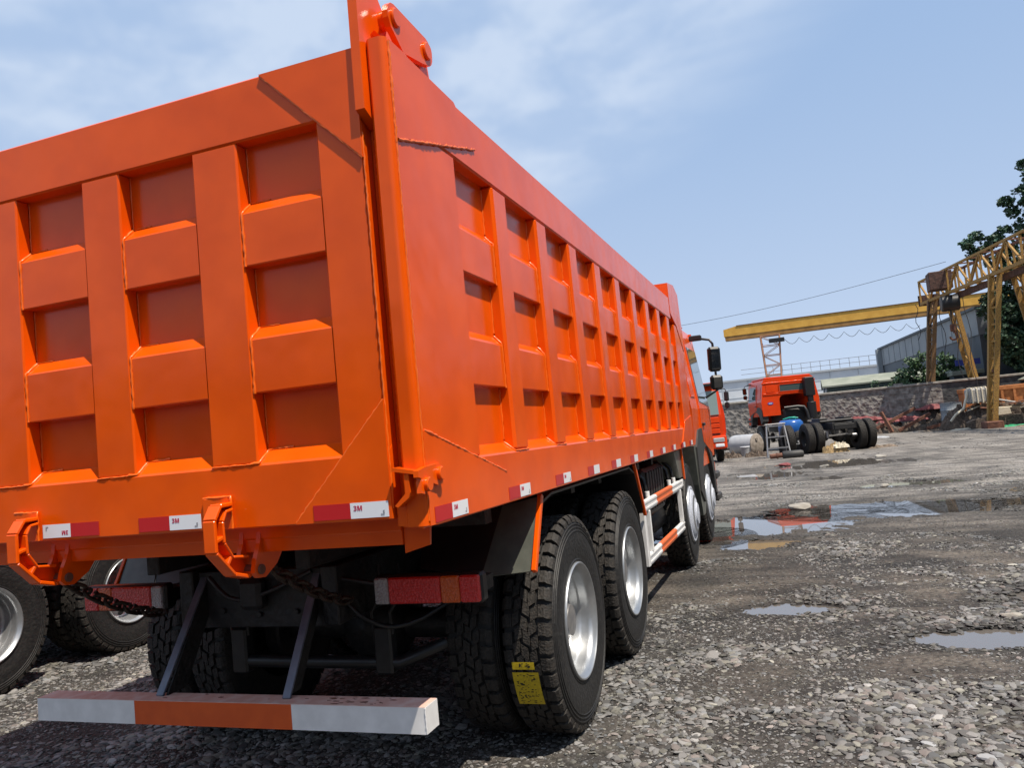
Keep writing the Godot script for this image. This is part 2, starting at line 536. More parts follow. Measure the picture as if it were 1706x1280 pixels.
# depth of the hollow, and how damp the ground is near it
func hollow(x: float, z: float) -> Vector2:
	var s := 0.0
	var wt := 0.0
	for p in PUDDLES:
		var dx: float = x - p[0]
		var dz: float = z - p[1]
		var lim: float = maxf(p[2], p[3]) * 2.4
		if absf(dx) > lim or absf(dz) > lim: continue
		var ca := cos(p[4])
		var sa := sin(p[4])
		var a: float = (dx * ca - dz * sa) / (p[2] * 1.28)
		var b: float = (dx * sa + dz * ca) / (p[3] * 1.28)
		var q := sqrt(a * a + b * b) + 0.34 * wn.get_noise_2d(x * 3.1, z * 3.1) + 0.22 * wn.get_noise_2d(x * 8.0, z * 8.0)
		s = maxf(s, p[5] * (1.0 - smoothstep(0.45, 1.05, q)))
		wt = maxf(wt, 1.0 - smoothstep(0.85, 1.75, q))
	return Vector2(s, wt)

func gh(x: float, z: float) -> float:
	var h := 0.005 * wn.get_noise_2d(x * 4.0, z * 4.0) + 0.007 * wn.get_noise_2d(x * 0.9 + 40.0, z * 0.9)
	h -= 0.065 * smoothstep(-2.3, -3.1, x) * smoothstep(-16.0, -8.0, z)
	var far := smoothstep(14.0, 30.0, -z)
	h += far * 0.035 * wn.get_noise_2d(x * 0.22, z * 0.22 + 9.0)
	return h - dip(x, z)

# 0 stony, 1 muddy
func mud(x: float, z: float) -> float:
	var a := wn.get_noise_2d(x * 0.42 + 3.0, z * 0.42) + 0.45 * wn.get_noise_2d(x * 1.3, z * 1.3 + 20.0)
	var b := smoothstep(-0.06, 0.30, a + 0.30 * smoothstep(-5.0, -9.0, z))
	# bare strip beside the rear wheels, patch on the right
	b = maxf(b, 0.9 * (1.0 - smoothstep(0.5, 1.1, Vector2((x - 1.75) / 0.7, (z + 5.6) / 1.3).length() + 0.3 * a)))
	b = maxf(b, 0.85 * (1.0 - smoothstep(0.5, 1.1, Vector2((x - 3.0) / 0.45, (z + 2.9) / 0.3).length() + 0.3 * a)))
	# near the left truck and behind the bumper it is all broken stone
	return b * smoothstep(-1.2, 0.6, x) * (1.0 - 0.8 * smoothstep(-3.4, -2.2, z) * (1.0 - smoothstep(2.2, 2.9, x)))

func axis_list(lo: float, fine0: float, fine1: float, hi: float, step: float) -> PackedFloat32Array:
	var a := PackedFloat32Array()
	var left := []
	var s := step
	var p := fine0
	while p > lo:
		s *= 1.13
		p -= s
		left.append(p)
	left.reverse()
	for q in left: a.append(q)
	p = fine0
	while p < fine1:
		a.append(p)
		p += step
	s = step
	while p < hi:
		a.append(p)
		s *= 1.13
		p += s
	return a

# 1 where the ground is soaked and dark
func damp(x: float, z: float) -> float:
	var a := hollow(x, z).y
	var b := smoothstep(0.05, 0.5, wn.get_noise_2d(x * 0.33 + 11.0, z * 0.5)) * smoothstep(-3.6, -6.0, z) * smoothstep(-18.0, -12.0, z)
	b = maxf(b, 0.8 * smoothstep(0.12, 0.45, wn.get_noise_2d(x * 0.9 + 31.0, z * 0.9)))
	return clampf(maxf(a, b * 0.85), 0.0, 1.0)

func build_ground() -> void:
	var xs := axis_list(-400.0, -4.6, 6.4, 400.0, 0.075)
	var zs := axis_list(-700.0, -12.6, -0.2, 120.0, 0.075)
	var nx := xs.size()
	var nz := zs.size()
	var hs := PackedFloat32Array()
	hs.resize(nx * nz)
	for j in nz:
		for i in nx: hs[j * nx + i] = gh(xs[i], zs[j])
	var vs := PackedVector3Array()
	var ns := PackedVector3Array()
	var cs := PackedColorArray()
	var idx := PackedInt32Array()
	for j in nz:
		for i in nx:
			var x := xs[i]
			var z := zs[j]
			var h := hs[j * nx + i]
			vs.append(Vector3(x, h, z))
			var i0 := maxi(i - 1, 0)
			var i1 := mini(i + 1, nx - 1)
			var j0 := maxi(j - 1, 0)
			var j1 := mini(j + 1, nz - 1)
			var gx := (hs[j * nx + i1] - hs[j * nx + i0]) / (xs[i1] - xs[i0])
			var gz := (hs[j1 * nx + i] - hs[j0 * nx + i]) / (zs[j1] - zs[j0])
			ns.append(Vector3(-gx, 1.0, -gz).normalized())
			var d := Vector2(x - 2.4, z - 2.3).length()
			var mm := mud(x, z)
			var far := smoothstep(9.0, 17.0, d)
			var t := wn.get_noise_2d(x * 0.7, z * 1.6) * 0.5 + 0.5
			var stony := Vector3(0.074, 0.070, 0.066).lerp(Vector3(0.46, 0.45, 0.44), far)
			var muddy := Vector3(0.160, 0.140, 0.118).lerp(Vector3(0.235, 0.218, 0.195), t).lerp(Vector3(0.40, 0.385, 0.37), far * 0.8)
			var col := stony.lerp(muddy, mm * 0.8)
			# tracks and damp streaks further out
			var tr := smoothstep(0.15, 0.5, wn.get_noise_2d(x * 0.28 + z * 0.05, z * 0.9 + x * 0.1))
			col *= 1.0 - 0.35 * tr * smoothstep(6.0, 12.0, d) * (1.0 - smoothstep(34.0, 60.0, d))
			col *= 1.0 - 0.52 * damp(x, z)
			col *= 0.85 + 0.3 * (wn.get_noise_2d(x * 2.3, z * 2.3) * 0.5 + 0.5)
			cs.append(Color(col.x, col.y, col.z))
	for j in nz - 1:
		for i in nx - 1:
			var a := j * nx + i
			idx.append_array(PackedInt32Array([a, a + 1, a + nx + 1, a, a + nx + 1, a + nx]))
	var arr := []
	arr.resize(Mesh.ARRAY_MAX)
	arr[Mesh.ARRAY_VERTEX] = vs
	arr[Mesh.ARRAY_NORMAL] = ns
	arr[Mesh.ARRAY_COLOR] = cs
	arr[Mesh.ARRAY_INDEX] = idx
	var am := ArrayMesh.new()
	am.add_surface_from_arrays(Mesh.PRIMITIVE_TRIANGLES, arr)
	tag(put("ground", am, M.ground), "grey gravel and mud yard surface under all the trucks", "", "", "structure")
	# water lying in the hollows
	var where := ["beside the front wheels of the big orange truck", "in front of the cab, holding a pale stone", "wide one in the middle of the yard", "at the right end of the wide middle one", "grey one beyond, before the red tractor unit", "dark long one nearest the tractor unit", "thin pale one beyond the wide middle one", "small lone one in the near gravel", "blue one at the right edge of the near gravel", "faint one right of the small lone one", "faint damp one beside the second axle", "under the front wheels", "at the far right edge of the yard", "tiny one between the yard puddles"]
	for k in PUDDLES.size():
		var p: Array = PUDDLES[k]
		var mb := Mb.new()
		var seg := 40
		var ring := []
		for s in seg:
			var a := TAU * s / seg
			var q := Vector2(cos(a) * p[2], sin(a) * p[3]) * 1.6
			ring.append(V(p[0] + q.x * cos(p[4]) + q.y * sin(p[4]), WATER, p[1] - q.x * sin(p[4]) + q.y * cos(p[4])))
		for s in seg: mb.tri(V(p[0], WATER, p[1]), ring[s], ring[(s + 1) % seg], Vector3.UP)
		tag(obj("puddle", mb, M.water), "still puddle, " + where[k], "", "puddles in the yard", "structure")
	# loose stone
	var g := Node3D.new()
	g.name = "gravel"
	add_child(g)
	tag(g, "loose grey crushed stones covering the yard", "gravel", "", "stuff")
	var variants := 6
	var xf := []
	for k in variants: xf.append([[], []])
	var n := 540000
	for i in n:
		var th := -0.338 + (rng.randf() - 0.5) * 1.75
		var r := lerpf(1.9, 19.0, rng.randf()) if i < 455000 else lerpf(17.0, 44.0, rng.randf())
		if r > 20.0 and rng.randf() < 0.3: continue
		var x := 2.39 + sin(th) * r
		var z := 2.3 - cos(th) * r
		var mm := mud(x, z)
		if rng.randf() < mm * 0.72: continue
		var h := gh(x, z)
		if h < WATER - 0.002 and x > -2.0 and rng.randf() < 0.97: continue
		var big := pow(rng.randf(), 3.8)
		var s := lerpf(0.0058, 0.034, big) * (1.0 - 0.5 * mm) * (1.0 + 0.022 * r) * lerpf(0.48, 1.0, smoothstep(-0.30, 0.22, wn.get_noise_2d(x * 0.75 + 60.0, z * 0.75)))
		if rng.randf() < 0.006: s *= 1.6
		var bs := Basis(Vector3.UP, rng.randf() * TAU) * Basis(Vector3(rng.randf() - 0.5, 0, rng.randf() - 0.5).normalized(), rng.randf_range(-0.38, 0.38))
		bs = bs.scaled_local(Vector3(s * rng.randf_range(0.9, 1.6), s * rng.randf_range(0.24, 0.52), s * rng.randf_range(0.65, 1.1)))
		var tone := pow(rng.randf(), 1.2) * 0.170 + 0.062
		if rng.randf() < 0.04: tone += 0.14
		tone *= 1.0 - 0.50 * damp(x, z)
		var hue := rng.randf()
		var c := Vector3(1.0, 0.975, 0.945)
		if hue < 0.10: c = Vector3(1.07, 0.94, 0.87)
		elif hue < 0.34: c = Vector3(1.02, 0.99, 0.86)
		elif hue < 0.50: c = Vector3(0.95, 0.98, 1.0)
		c *= tone
		var kk := rng.randi() % variants
		xf[kk][0].append(Transform3D(bs, V(x, h + s * 0.08, z)))
		xf[kk][1].append(Color(c.x, c.y, c.z))
	for k in variants:
		var mm2 := MultiMesh.new()
		mm2.transform_format = MultiMesh.TRANSFORM_3D
		mm2.use_colors = true
		mm2.mesh = stone_mesh(k)
		mm2.instance_count = xf[k][0].size()
		for i in xf[k][0].size():
			mm2.set_instance_transform(i, xf[k][0][i])
			mm2.set_instance_color(i, xf[k][1][i])
		var mi := MultiMeshInstance3D.new()
		mi.name = nm(g, "stones")
		mi.multimesh = mm2
		mi.material_override = M.pebble
		mi.set_meta("kind", "stuff")
		g.add_child(mi, true)

func stone_mesh(k: int, level := 1) -> ArrayMesh:
	var r := RandomNumberGenerator.new()
	r.seed = 100 + k
	var t := (1.0 + sqrt(5.0)) / 2.0
	var p := [V(-1, t, 0), V(1, t, 0), V(-1, -t, 0), V(1, -t, 0), V(0, -1, t), V(0, 1, t), V(0, -1, -t), V(0, 1, -t), V(t, 0, -1), V(t, 0, 1), V(-t, 0, -1), V(-t, 0, 1)]
	var f := [[0, 11, 5], [0, 5, 1], [0, 1, 7], [0, 7, 10], [0, 10, 11], [1, 5, 9], [5, 11, 4], [11, 10, 2], [10, 7, 6], [7, 1, 8], [3, 9, 4], [3, 4, 2], [3, 2, 6], [3, 6, 8], [3, 8, 9], [4, 9, 5], [2, 4, 11], [6, 2, 10], [8, 6, 7], [9, 8, 1]]
	var tris := []
	for q in f: tris.append([p[q[0]].normalized(), p[q[1]].normalized(), p[q[2]].normalized()])
	for l in level:
		var nt := []
		for q in tris:
			var a: Vector3 = ((q[0] + q[1]) * 0.5).normalized()
			var b: Vector3 = ((q[1] + q[2]) * 0.5).normalized()
			var c: Vector3 = ((q[2] + q[0]) * 0.5).normalized()
			nt.append_array([[q[0], a, c], [q[1], b, a], [q[2], c, b], [a, b, c]])
		tris = nt
	# cut by random planes: broken, faceted stone
	var planes := []
	for i in 8:
		planes.append([Vector3(r.randf() - 0.5, r.randf() - 0.5, r.randf() - 0.5).normalized(), r.randf_range(0.48, 0.88)])
	var mb := Mb.new()
	var cut := func(q: Vector3) -> Vector3:
		var s := 1.0
		for pl in planes:
			var d: float = q.dot(pl[0])
			if d > 0.01: s = minf(s, pl[1] / d)
		return q * s * (1.0 + 0.06 * wn.get_noise_3d(q.x * 3.0 + k, q.y * 3.0, q.z * 3.0))
	for q in tris:
		var a: Vector3 = cut.call(q[0])
		var b: Vector3 = cut.call(q[1])
		var c: Vector3 = cut.call(q[2])
		mb.tri(a, b, c, a + b + c)
	return mb.mesh()

# ---------------------------------------------------------------- far background
func strut(called: String, a: Vector3, b: Vector3, w: float, m: Material, parent: Node) -> MeshInstance3D:
	var mb := Mb.new()
	mb.bar(a, b, w, w)
	return obj(called, mb, m, parent)

func leaf_mesh() -> ArrayMesh:
	var mb := Mb.new()
	mb.tri(V(-0.5, 0, 0), V(0, 0.08, -0.42), V(0, 0.08, 0.42), Vector3.UP)
	mb.tri(V(0.62, -0.1, 0), V(0, 0.08, 0.42), V(0, 0.08, -0.42), Vector3.UP)
	return mb.mesh()

func crown(parent: Node, clumps: Array, per: int, size: float, m: Material) -> void:
	var mm := MultiMesh.new()
	mm.transform_format = MultiMesh.TRANSFORM_3D
	mm.use_colors = true
	mm.mesh = leaf_mesh()
	var xf := []
	for c in clumps:
		var vol: float = c[1].x * c[1].y * c[1].z
		var cnt := int(per * pow(vol, 0.72)) + 20
		for i in cnt:
			var d := Vector3(rng.randfn(), rng.randfn(), rng.randfn()).normalized() * pow(rng.randf(), 0.45)
			var p: Vector3 = c[0] + d * c[1]
			# leaves gather into tufts
			if wn.get_noise_3d(p.x * 1.5, p.y * 1.5, p.z * 1.5) < -0.12: continue
			var b := Basis(Vector3(rng.randfn(), rng.randfn(), rng.randfn()).normalized(), rng.randf() * TAU).scaled(Vector3.ONE * size * rng.randf_range(0.6, 1.3))
			xf.append(Transform3D(b, p))
	mm.instance_count = xf.size()
	for i in xf.size():
		mm.set_instance_transform(i, xf[i])
		var t := rng.randf_range(0.65, 1.45)
		mm.set_instance_color(i, Color(t * rng.randf_range(0.9, 1.15), t, t * rng.randf_range(0.8, 1.0)))
	var mi := MultiMeshInstance3D.new()
	mi.name = nm(parent, "crown")
	mi.multimesh = mm
	mi.material_override = m
	mi.set_meta("kind", "stuff")
	parent.add_child(mi, true)

func lattice(parent: Node, called: String, a: Vector3, b: Vector3, wa: float, wb: float, side: Vector3, member: float, bays: int, m: Material, brace_w := 0.6) -> void:
	# two chords joined by rungs and diagonals
	var l := hold(called, parent)
	strut("chord", a - side * wa / 2, b - side * wb / 2, member, m, l)
	strut("chord", a + side * wa / 2, b + side * wb / 2, member, m, l)
	for k in bays:
		var t0 := float(k) / bays
		var t1 := float(k + 1) / bays
		var p0 := a.lerp(b, t0)
		var p1 := a.lerp(b, t1)
		var w0 := lerpf(wa, wb, t0)
		var w1 := lerpf(wa, wb, t1)
		strut("rung", p0 - side * w0 / 2, p0 + side * w0 / 2, member * brace_w, m, l)
		var s := 1.0 if k % 2 == 0 else -1.0
		strut("brace", p0 - side * s * w0 / 2, p1 + side * s * w1 / 2, member * brace_w * 0.8, m, l)

func build_background() -> void:
	# boundary wall: rubble, block and dark block stretches under one coping
	var w := thing("boundary_wall", "long weathered stone boundary wall behind the red tractor unit", "wall", V(0, 0, -46))
	var spans := [["rubble_section", -22.0, 3.3, M.stone], ["pillar", 3.3, 3.75, M.block], ["rubble_section", 3.75, 7.2, M.stone], ["block_section", 7.2, 9.9, M.block], ["dark_block_section", 9.9, 19.0, M.dark_block]]
	for s in spans:
		var mb := Mb.new()
		var proud := 0.06 if s[0] == "pillar" else 0.0
		mb.box(s[1], s[2], -0.3, 2.38, -0.2, 0.2 + proud)
		obj(s[0], mb, s[3], w)
	for s in [[-22.0, -6.0], [-5.98, 3.5], [3.52, 9.4], [9.42, 19.0]]:
		var mb := Mb.new()
		mb.box(s[0], s[1], 2.382, 2.5, -0.26, 0.28, 0.02)
		obj("coping", mb, M.coping, w)
	for k in 26:
		var mb := Mb.new()
		var x := 7.3 + (k % 5) * 0.52 + (0.26 if (k / 5) % 2 else 0.0)
		if x > 9.5: continue
		mb.box(x, x + 0.48, 0.72 + (k / 5) * 0.32, 0.72 + (k / 5) * 0.32 + 0.28, 0.19, 0.225, 0.012)
		obj("block", mb, M.block, w)
	# pale hall far behind, with a roof rail
	var hall := thing("pale_hall", "pale panelled hall with a roof railing, far behind the wall", "building", V(0, 0, -92))
	var mb := Mb.new()
	mb.box(-26, 12.0, -0.5, 5.75, -6, 0)
	obj("wall", mb, M.pale_sheet, hall)
	mb = Mb.new()
	mb.box(-26.2, 12.2, 5.75, 5.95, -6.2, 0.2)
	obj("eave", mb, M.pale_joint, hall)
	for y in [1.6, 2.7, 3.8, 4.8]:
		mb = Mb.new()
		mb.box(-26, 12.0, y, y + 0.07, 0.0, 0.03)
		obj("panel_joint", mb, M.pale_joint, hall)
	for k in 9:
		mb = Mb.new()
		mb.box(-14.0 + k * 2.9, -13.9 + k * 2.9, 0, 5.7, 0.0, 0.04)
		obj("panel_joint", mb, M.pale_joint, hall)
	var rail := hold("railing", hall)
	for k in 12: strut("post", V(0.5 + k * 1.0, 5.95, -0.3), V(0.5 + k * 1.0, 7.0, -0.3), 0.05, M.steel, rail)
	for y in [6.45, 7.0]: strut("rail", V(-3, y, -0.3), V(12, y, -0.3), 0.05, M.steel, rail)
	# long grey warehouse running away behind the tree
	var wh := thing("grey_warehouse", "long grey sheet metal warehouse behind the truss gantry", "building", V(10.0, 0, -75))
	var dir := V(2.62, 0, 26.5).normalized()
	var sd := V(dir.z, 0, -dir.x)
	var wt := Transform3D(Basis(dir, Vector3.UP, -sd), Vector3.ZERO)
	mb = Mb.new()
	mb.box(0, 26.4, -0.5, 4.95, 0, -18, 0.0, wt)
	obj("wall", mb, M.grey_dark, wh)
	mb = Mb.new()
	mb.box(-0.05, 26.45, 4.952, 6.4, 0.06, -18.1, 0.0, wt)
	obj("fascia", mb, M.grey_sheet, wh)
	mb = Mb.new()
	mb.box(-0.15, 26.5, 6.402, 6.55, 0.2, -18.3, 0.0, wt)
	obj("roof", mb, M.grey_dark, wh)
	mb = Mb.new()
	mb.box(0.2, 0.75, -0.5, 6.4, 0.07, 0.45, 0.0, wt)
	obj("corner_column", mb, M.grey_sheet, wh)
	mb = Mb.new()
	mb.box(-1.6, -0.2, 4.2, 6.0, -2.2, -0.3, 0.03, wt)
	obj("roof_vent", mb, M.grey_dark, wh)
	mb = Mb.new()
	mb.cyl(wt * V(25.2, 0, 0.3), wt * V(25.2, 5.2, 0.3), 0.09, 8)
	obj("downpipe", mb, M.pale_sheet, wh)
	for k in 12:
		mb = Mb.new()
		mb.box(1.5 + k * 2.0, 1.56 + k * 2.0, 4.97, 6.38, 0.06, 0.09, 0.0, wt)
		obj("seam", mb, M.grey_sheet, wh)
	# low canopy behind the wall
	var cn := thing("shed_canopy", "low shed with a pale curved roof just behind the wall", "shed", V(4.1, 0.28, -52))
	mb = Mb.new()
	mb.prism(pv([0, 2.55, 0.15, 2.85, 0.5, 3.08, 1.2, 3.2, 2.6, 2.72, 2.6, 2.62, 1.2, 3.1, 0.5, 2.98, 0.25, 2.8, 0.12, 2.55]), V(0, 0, -1.2), V(0, 0, 1), V(0, 1, 0), V(1, 0, 0), 7.4)
	obj("roof", mb, M.roof_pale, cn)
	mb = Mb.new()
	mb.prism(pv([0.16, 0, 0.16, 2.6, 0.5, 2.95, 1.2, 3.06, 2.3, 2.7, 2.3, 0]), V(0.1, 0, -1.2), V(0, 0, 1), V(0, 1, 0), V(1, 0, 0), 0.05)
	obj("gable", mb, M.grey_dark, cn)
	mb = Mb.new()
	mb.box(0.3, 7.2, 0, 2.5, -1.0, -0.9)
	obj("back_wall", mb, M.grey_dark, cn)
	mb = Mb.new()
	for k in 40:
		var x0 := 0.25 + k * 0.175
		mb.quad(V(x0, 1.2, 1.28 + 0.05 * (k % 2)), V(x0 + 0.175, 1.2, 1.28 + 0.05 * ((k + 1) % 2)), V(x0 + 0.175, 2.62, 1.30), V(x0, 2.62, 1.30), V(0, 0, 1))
	obj("hanging_tarpaulin", mb, M.tarp_green, cn)
	for x: float in [0.2, 2.3, 4.4, 6.6]: strut("post", V(x, 0, 1.2), V(x, 2.65, 1.2), 0.08, M.steel, cn)
	var sh := thing("low_shed", "small low shed with a pale flat roof under the gantry legs", "shed", V(10.9, 0, -48.6))
	mb = Mb.new()
	mb.box(-0.1, 1.5, 2.75, 3.0, -0.8, 0.9, 0.02)
	obj("roof", mb, M.roof_pale, sh)
	mb = Mb.new()
	mb.box(0, 1.4, 0, 2.75, -0.7, 0.6)
	obj("wall", mb, M.grey_dark, sh)
	mb = Mb.new()
	mb.box(0.2, 1.45, 3.3, 3.62, 0.55, 0.62)
	var sg := obj("shop_sign", mb, M.sign_blue)
	sg.position = V(10.9, 0, -48.8)
	tag(sg, "thin blue sign board above the small low shed roof", "sign")
	# yellow box girder gantry
	var gy := thing("box_girder_gantry", "yellow box girder gantry crane crossing the sky behind the wall", "gantry crane", V(0, 0, -60))
	mb = Mb.new()
	mb.prism(pv([-2.07, 7.75, -2.07, 8.28, -1.1, 8.46, 17.2, 8.46, 17.2, 7.75]), V(0, 0, -0.45), V(1, 0, 0), V(0, 1, 0), V(0, 0, 1), 0.9)
	obj("girder", mb, M.yellow, gy)
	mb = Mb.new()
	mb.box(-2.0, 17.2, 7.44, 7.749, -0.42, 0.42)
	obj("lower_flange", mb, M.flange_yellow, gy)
	mb = Mb.new()
	mb.box(-1.1, 17.2, 8.462, 8.5, -0.5, 0.5)
	obj("top_rail", mb, M.rust, gy)
	for sx in [-0.55, 0.55]:
		lattice(gy, "leg_frame", V(1.2, 7.45, sx), V(1.12, 0.1, sx * 1.4), 1.35, 0.62, V(1, 0, 0), 0.085, 10, M.pink_steel)
	for k in 6:
		strut("cross_tie", V(0.6 + k * 0.02, 6.9 - k * 1.1, -0.6), V(0.6 + k * 0.02, 6.9 - k * 1.1, 0.6), 0.06, M.pink_steel, gy)
	mb = Mb.new()
	mb.box(1.1, 2.2, 6.85, 7.15, 0.55, 0.9, 0.02)
	obj("motor_box", mb, M.plastic, gy)
	lattice(gy, "leg_frame", V(16.2, 7.45, 0), V(16.2, 0.1, 0), 1.35, 0.7, V(1, 0, 0), 0.085, 10, M.pink_steel)
	var pts := []
	for k in 9:
		for s in 6:
			var t := (k + s / 6.0)
			pts.append(V(2.2 + t * 1.02, 7.02 - 0.42 * sin(PI * s / 6.0), 0.5))
	mb = Mb.new()
	mb.tube(pts, 0.016, 4)
	obj("festoon_cable", mb, M.wire, gy)
	# truss gantry, nearer, on splayed legs
	var tg := thing("truss_gantry", "rusty yellow truss gantry crane on splayed legs at right", "gantry crane", V(10.2, 0, -48))
	var ax := V(12.95 - 10.2, 0, -35.0 + 48.0)
	var tl := ax.length() + 6.0
	ax = ax.normalized()
	var tsd := V(ax.z, 0, -ax.x)
	var bays := 15
	var ch := hold("truss", tg)
	for s: float in [-0.45, 0.45]:
		strut("top_chord", V(0, 8.25, 0) + tsd * s, ax * tl + V(0, 8.25, 0) + tsd * s, 0.11, M.rust if s > 0 else M.yellow_rust, ch)
		strut("bottom_chord", V(0, 7.0, 0) + tsd * s, ax * tl + V(0, 7.0, 0) + tsd * s, 0.15, M.yellow_rust, ch)
		for k in bays:
			var p0: Vector3 = ax * (tl * k / bays) + tsd * s
			var p1: Vector3 = ax * (tl * (k + 1) / bays) + tsd * s
			strut("upright", p0 + V(0, 7.0, 0), p0 + V(0, 8.25, 0), 0.09, M.yellow_rust, ch)
			strut("diagonal", p0 + V(0, 7.0 if k % 2 else 8.25, 0), p1 + V(0, 8.25 if k % 2 else 7.0, 0), 0.085, M.yellow_rust, ch)
	for k in bays + 1:
		var p0: Vector3 = ax * (tl * k / bays)
		strut("cross_tie", p0 + V(0, 7.0, 0) - tsd * 0.45, p0 + V(0, 7.0, 0) + tsd * 0.45, 0.08, M.yellow_rust, ch)
		strut("cross_tie", p0 + V(0, 8.25, 0) - tsd * 0.45, p0 + V(0, 8.25, 0) + tsd * 0.45, 0.06, M.rust, ch)
	mb = Mb.new()
	mb.bar(V(0, 6.8, 0), ax * tl + V(0, 6.8, 0), 0.22, 0.28)
	obj("runway_beam", mb, M.dark_rust, ch)
	mb = Mb.new()
	mb.box(-0.55, 0.55, 6.9, 7.5, -0.12, 0.0)
	obj("end_plate", mb, M.dark_rust, tg)
	for zz: float in [1.6, 9.0]:
		var o: Vector3 = ax * zz
		for s: float in [-1.0, 1.0]:
			lattice(tg, "leg", o + V(0.42 * s, 7.0, 0), o + V(1.35 * s, 0.1, 0), 0.62, 0.40, V(0.35, 0, 0.94), 0.21, 9, M.leg_brown if zz < 2.0 and s < 0.0 else M.yellow_rust, 0.4)
		strut("tie_bar", o + V(-1.0, 2.6, 0.1), o + V(-1.0, 2.6, -0.1), 0.14, M.rust, tg)
	for zz: float in [1.6, 9.0]:
		for s: float in [-1.0, 1.0]:
			mb = Mb.new()
			mb.box(-0.35, 0.35, -0.1, 0.32, -0.6, 0.6, 0.04, Transform3D(Basis(), ax * zz + V(1.35 * s, 0, 0)))
			obj("wheel_bogie", mb, M.rust, tg)
	var ho := hold("hoist", tg)
	mb = Mb.new()
	mb.box(-0.50, 0.60, 7.25, 8.2, 2.9, 3.9, 0.03)
	obj("machine_cover", mb, M.dark_rust, ho)
	mb = Mb.new()
	mb.cyl(V(-0.1, 6.45, 3.9), V(0.75, 6.45, 3.9), 0.42, 14)
	obj("drum", mb, M.plastic, ho)
	mb = Mb.new()
	mb.cyl(V(0.3, 6.4, 3.9), V(0.3, 5.3, 3.9), 0.03, 6)
	obj("cable", mb, M.wire, ho)
	mb = Mb.new()
	mb.box(0.18, 0.42, 4.95, 5.35, 3.8, 4.0, 0.05)
	pts = []
	for k in 12: pts.append(V(0.3 + 0.17 * sin(k * 0.42), 4.72 + 0.2 * cos(k * 0.42), 3.9))
	mb.tube(pts, 0.055, 6)
	obj("hook", mb, M.rust, ho)
	for k in 5:
		mb = Mb.new()
		pts = []
		for s in 9: pts.append(V(-0.9 + k * 0.55 + 0.1 * sin(s * 1.3 + k), 6.9 - s * (0.25 + 0.1 * k) , 1.2 + k * 0.3))
		mb.tube(pts, 0.018, 4)
		obj("hanging_wire", mb, M.wire, tg)
	# overhead wire
	mb = Mb.new()
	pts = []
	for k in 25:
		var t := k / 24.0
		pts.append(V(lerpf(-12.0, 11.2, t), lerpf(8.5, 9.15, t) - 0.5 * sin(PI * t), lerpf(-56.0, -47.5, t)))
	mb.tube(pts, 0.013, 5)
	tag(obj("overhead_wire", mb, M.wire), "thin overhead wire strung across the sky to the truss gantry", "wire")
	# tall tree behind the gantry
	var tr := thing("tall_tree", "tall dark leafy tree behind the truss gantry at the right edge", "tree", V(16.4, 0.1, -47.3))
	tr.scale = Vector3.ONE * 0.92
	mb = Mb.new()
	mb.tube([V(0, -0.2, 0), V(0.1, 3, 0), V(-0.1, 6, 0.2), V(0.1, 9.5, 0)], 0.3, 9, [0.42, 0.32, 0.25, 0.12])
	obj("trunk", mb, M.bark, tr)
	for q in [[V(-0.1, 4.5, 0), V(-1.6, 6.5, 0.8), V(-3.2, 8.6, 1.0), V(-4.1, 10.3, 0.9)], [V(0, 6, 0), V(-0.8, 9, 0.5), V(-1.2, 12, 0.3), V(-0.9, 14.5, 0.2)], [V(0, 5, 0), V(1.5, 8, -0.5), V(2.5, 11, 0)], [V(0, 3.2, 0), V(-1.6, 4.4, 0.5), V(-3.2, 5.6, 0.8)]]:
		mb = Mb.new()
		mb.tube(q, 0.1, 6, [0.15, 0.11, 0.06, 0.03] if q.size() == 4 else [0.15, 0.1, 0.04])
		obj("limb", mb, M.bark, tr)
	var cl := []
	for k in 46:
		var a := rng.randf() * TAU
		var y := rng.randf_range(1.6, 11.0)
		var rad := lerpf(3.0, 2.4, absf(y - 6.0) / 5.0)
		cl.append([V(cos(a) * rad * rng.randf_range(0.2, 1.0) + 0.3, y, sin(a) * rad * 0.8), V(rng.randf_range(0.7, 1.3), rng.randf_range(0.5, 0.9), rng.randf_range(0.7, 1.3))])
	for q in [[-4.6, 10.5], [-4.0, 10.9], [-3.6, 10.2], [-4.3, 9.9], [-3.1, 10.6], [-2.9, 9.6], [-2.3, 9.9], [-3.5, 9.3], [-2.6, 11.0], [-1.2, 14.6], [-1.0, 13.9], [-1.5, 13.2], [-1.3, 12.5], [-1.0, 11.9], [-2.3, 12.7], [-2.0, 12.1], [-1.6, 11.4], [-0.4, 14.9], [-0.3, 13.2], [0.3, 14.2], [0.5, 12.4], [-0.4, 11.3]]:
		cl.append([V(q[0], q[1], 0.6 + rng.randf_range(-0.4, 0.4)), V(0.48, 0.36, 0.5)])
	for q in [[-3.7, 7.0], [-3.3, 6.2], [-3.4, 5.2], [-3.0, 4.4], [-2.7, 3.6], [-3.9, 6.4], [-3.0, 7.6], [-2.6, 8.5]]:
		cl.append([V(q[0], q[1], 0.5 + rng.randf_range(-0.5, 0.5)), V(0.75, 0.6, 0.7)])
	for k in 16: cl.append([V(rng.randf_range(-3.9, 0.5), rng.randf_range(2.2, 9.5), rng.randf_range(-0.5, 1.2)), V(0.9, 0.7, 0.8)])
	crown(tr, cl, 1500, 0.21, M.leaf)
	var bu := thing("wall_bush", "rounded green bush rising behind the wall before the grey warehouse", "bush", V(10.0, 0, -50))
	mb = Mb.new()
	for k in 4: mb.tube([V(0, -0.1, 0), V(-0.7 + k * 0.5, 1.4, 0.1), V(-1.3 + k * 0.9, 2.9, 0)], 0.05, 6, [0.08, 0.06, 0.03])
	obj("stem", mb, M.bark, bu)
	cl = []
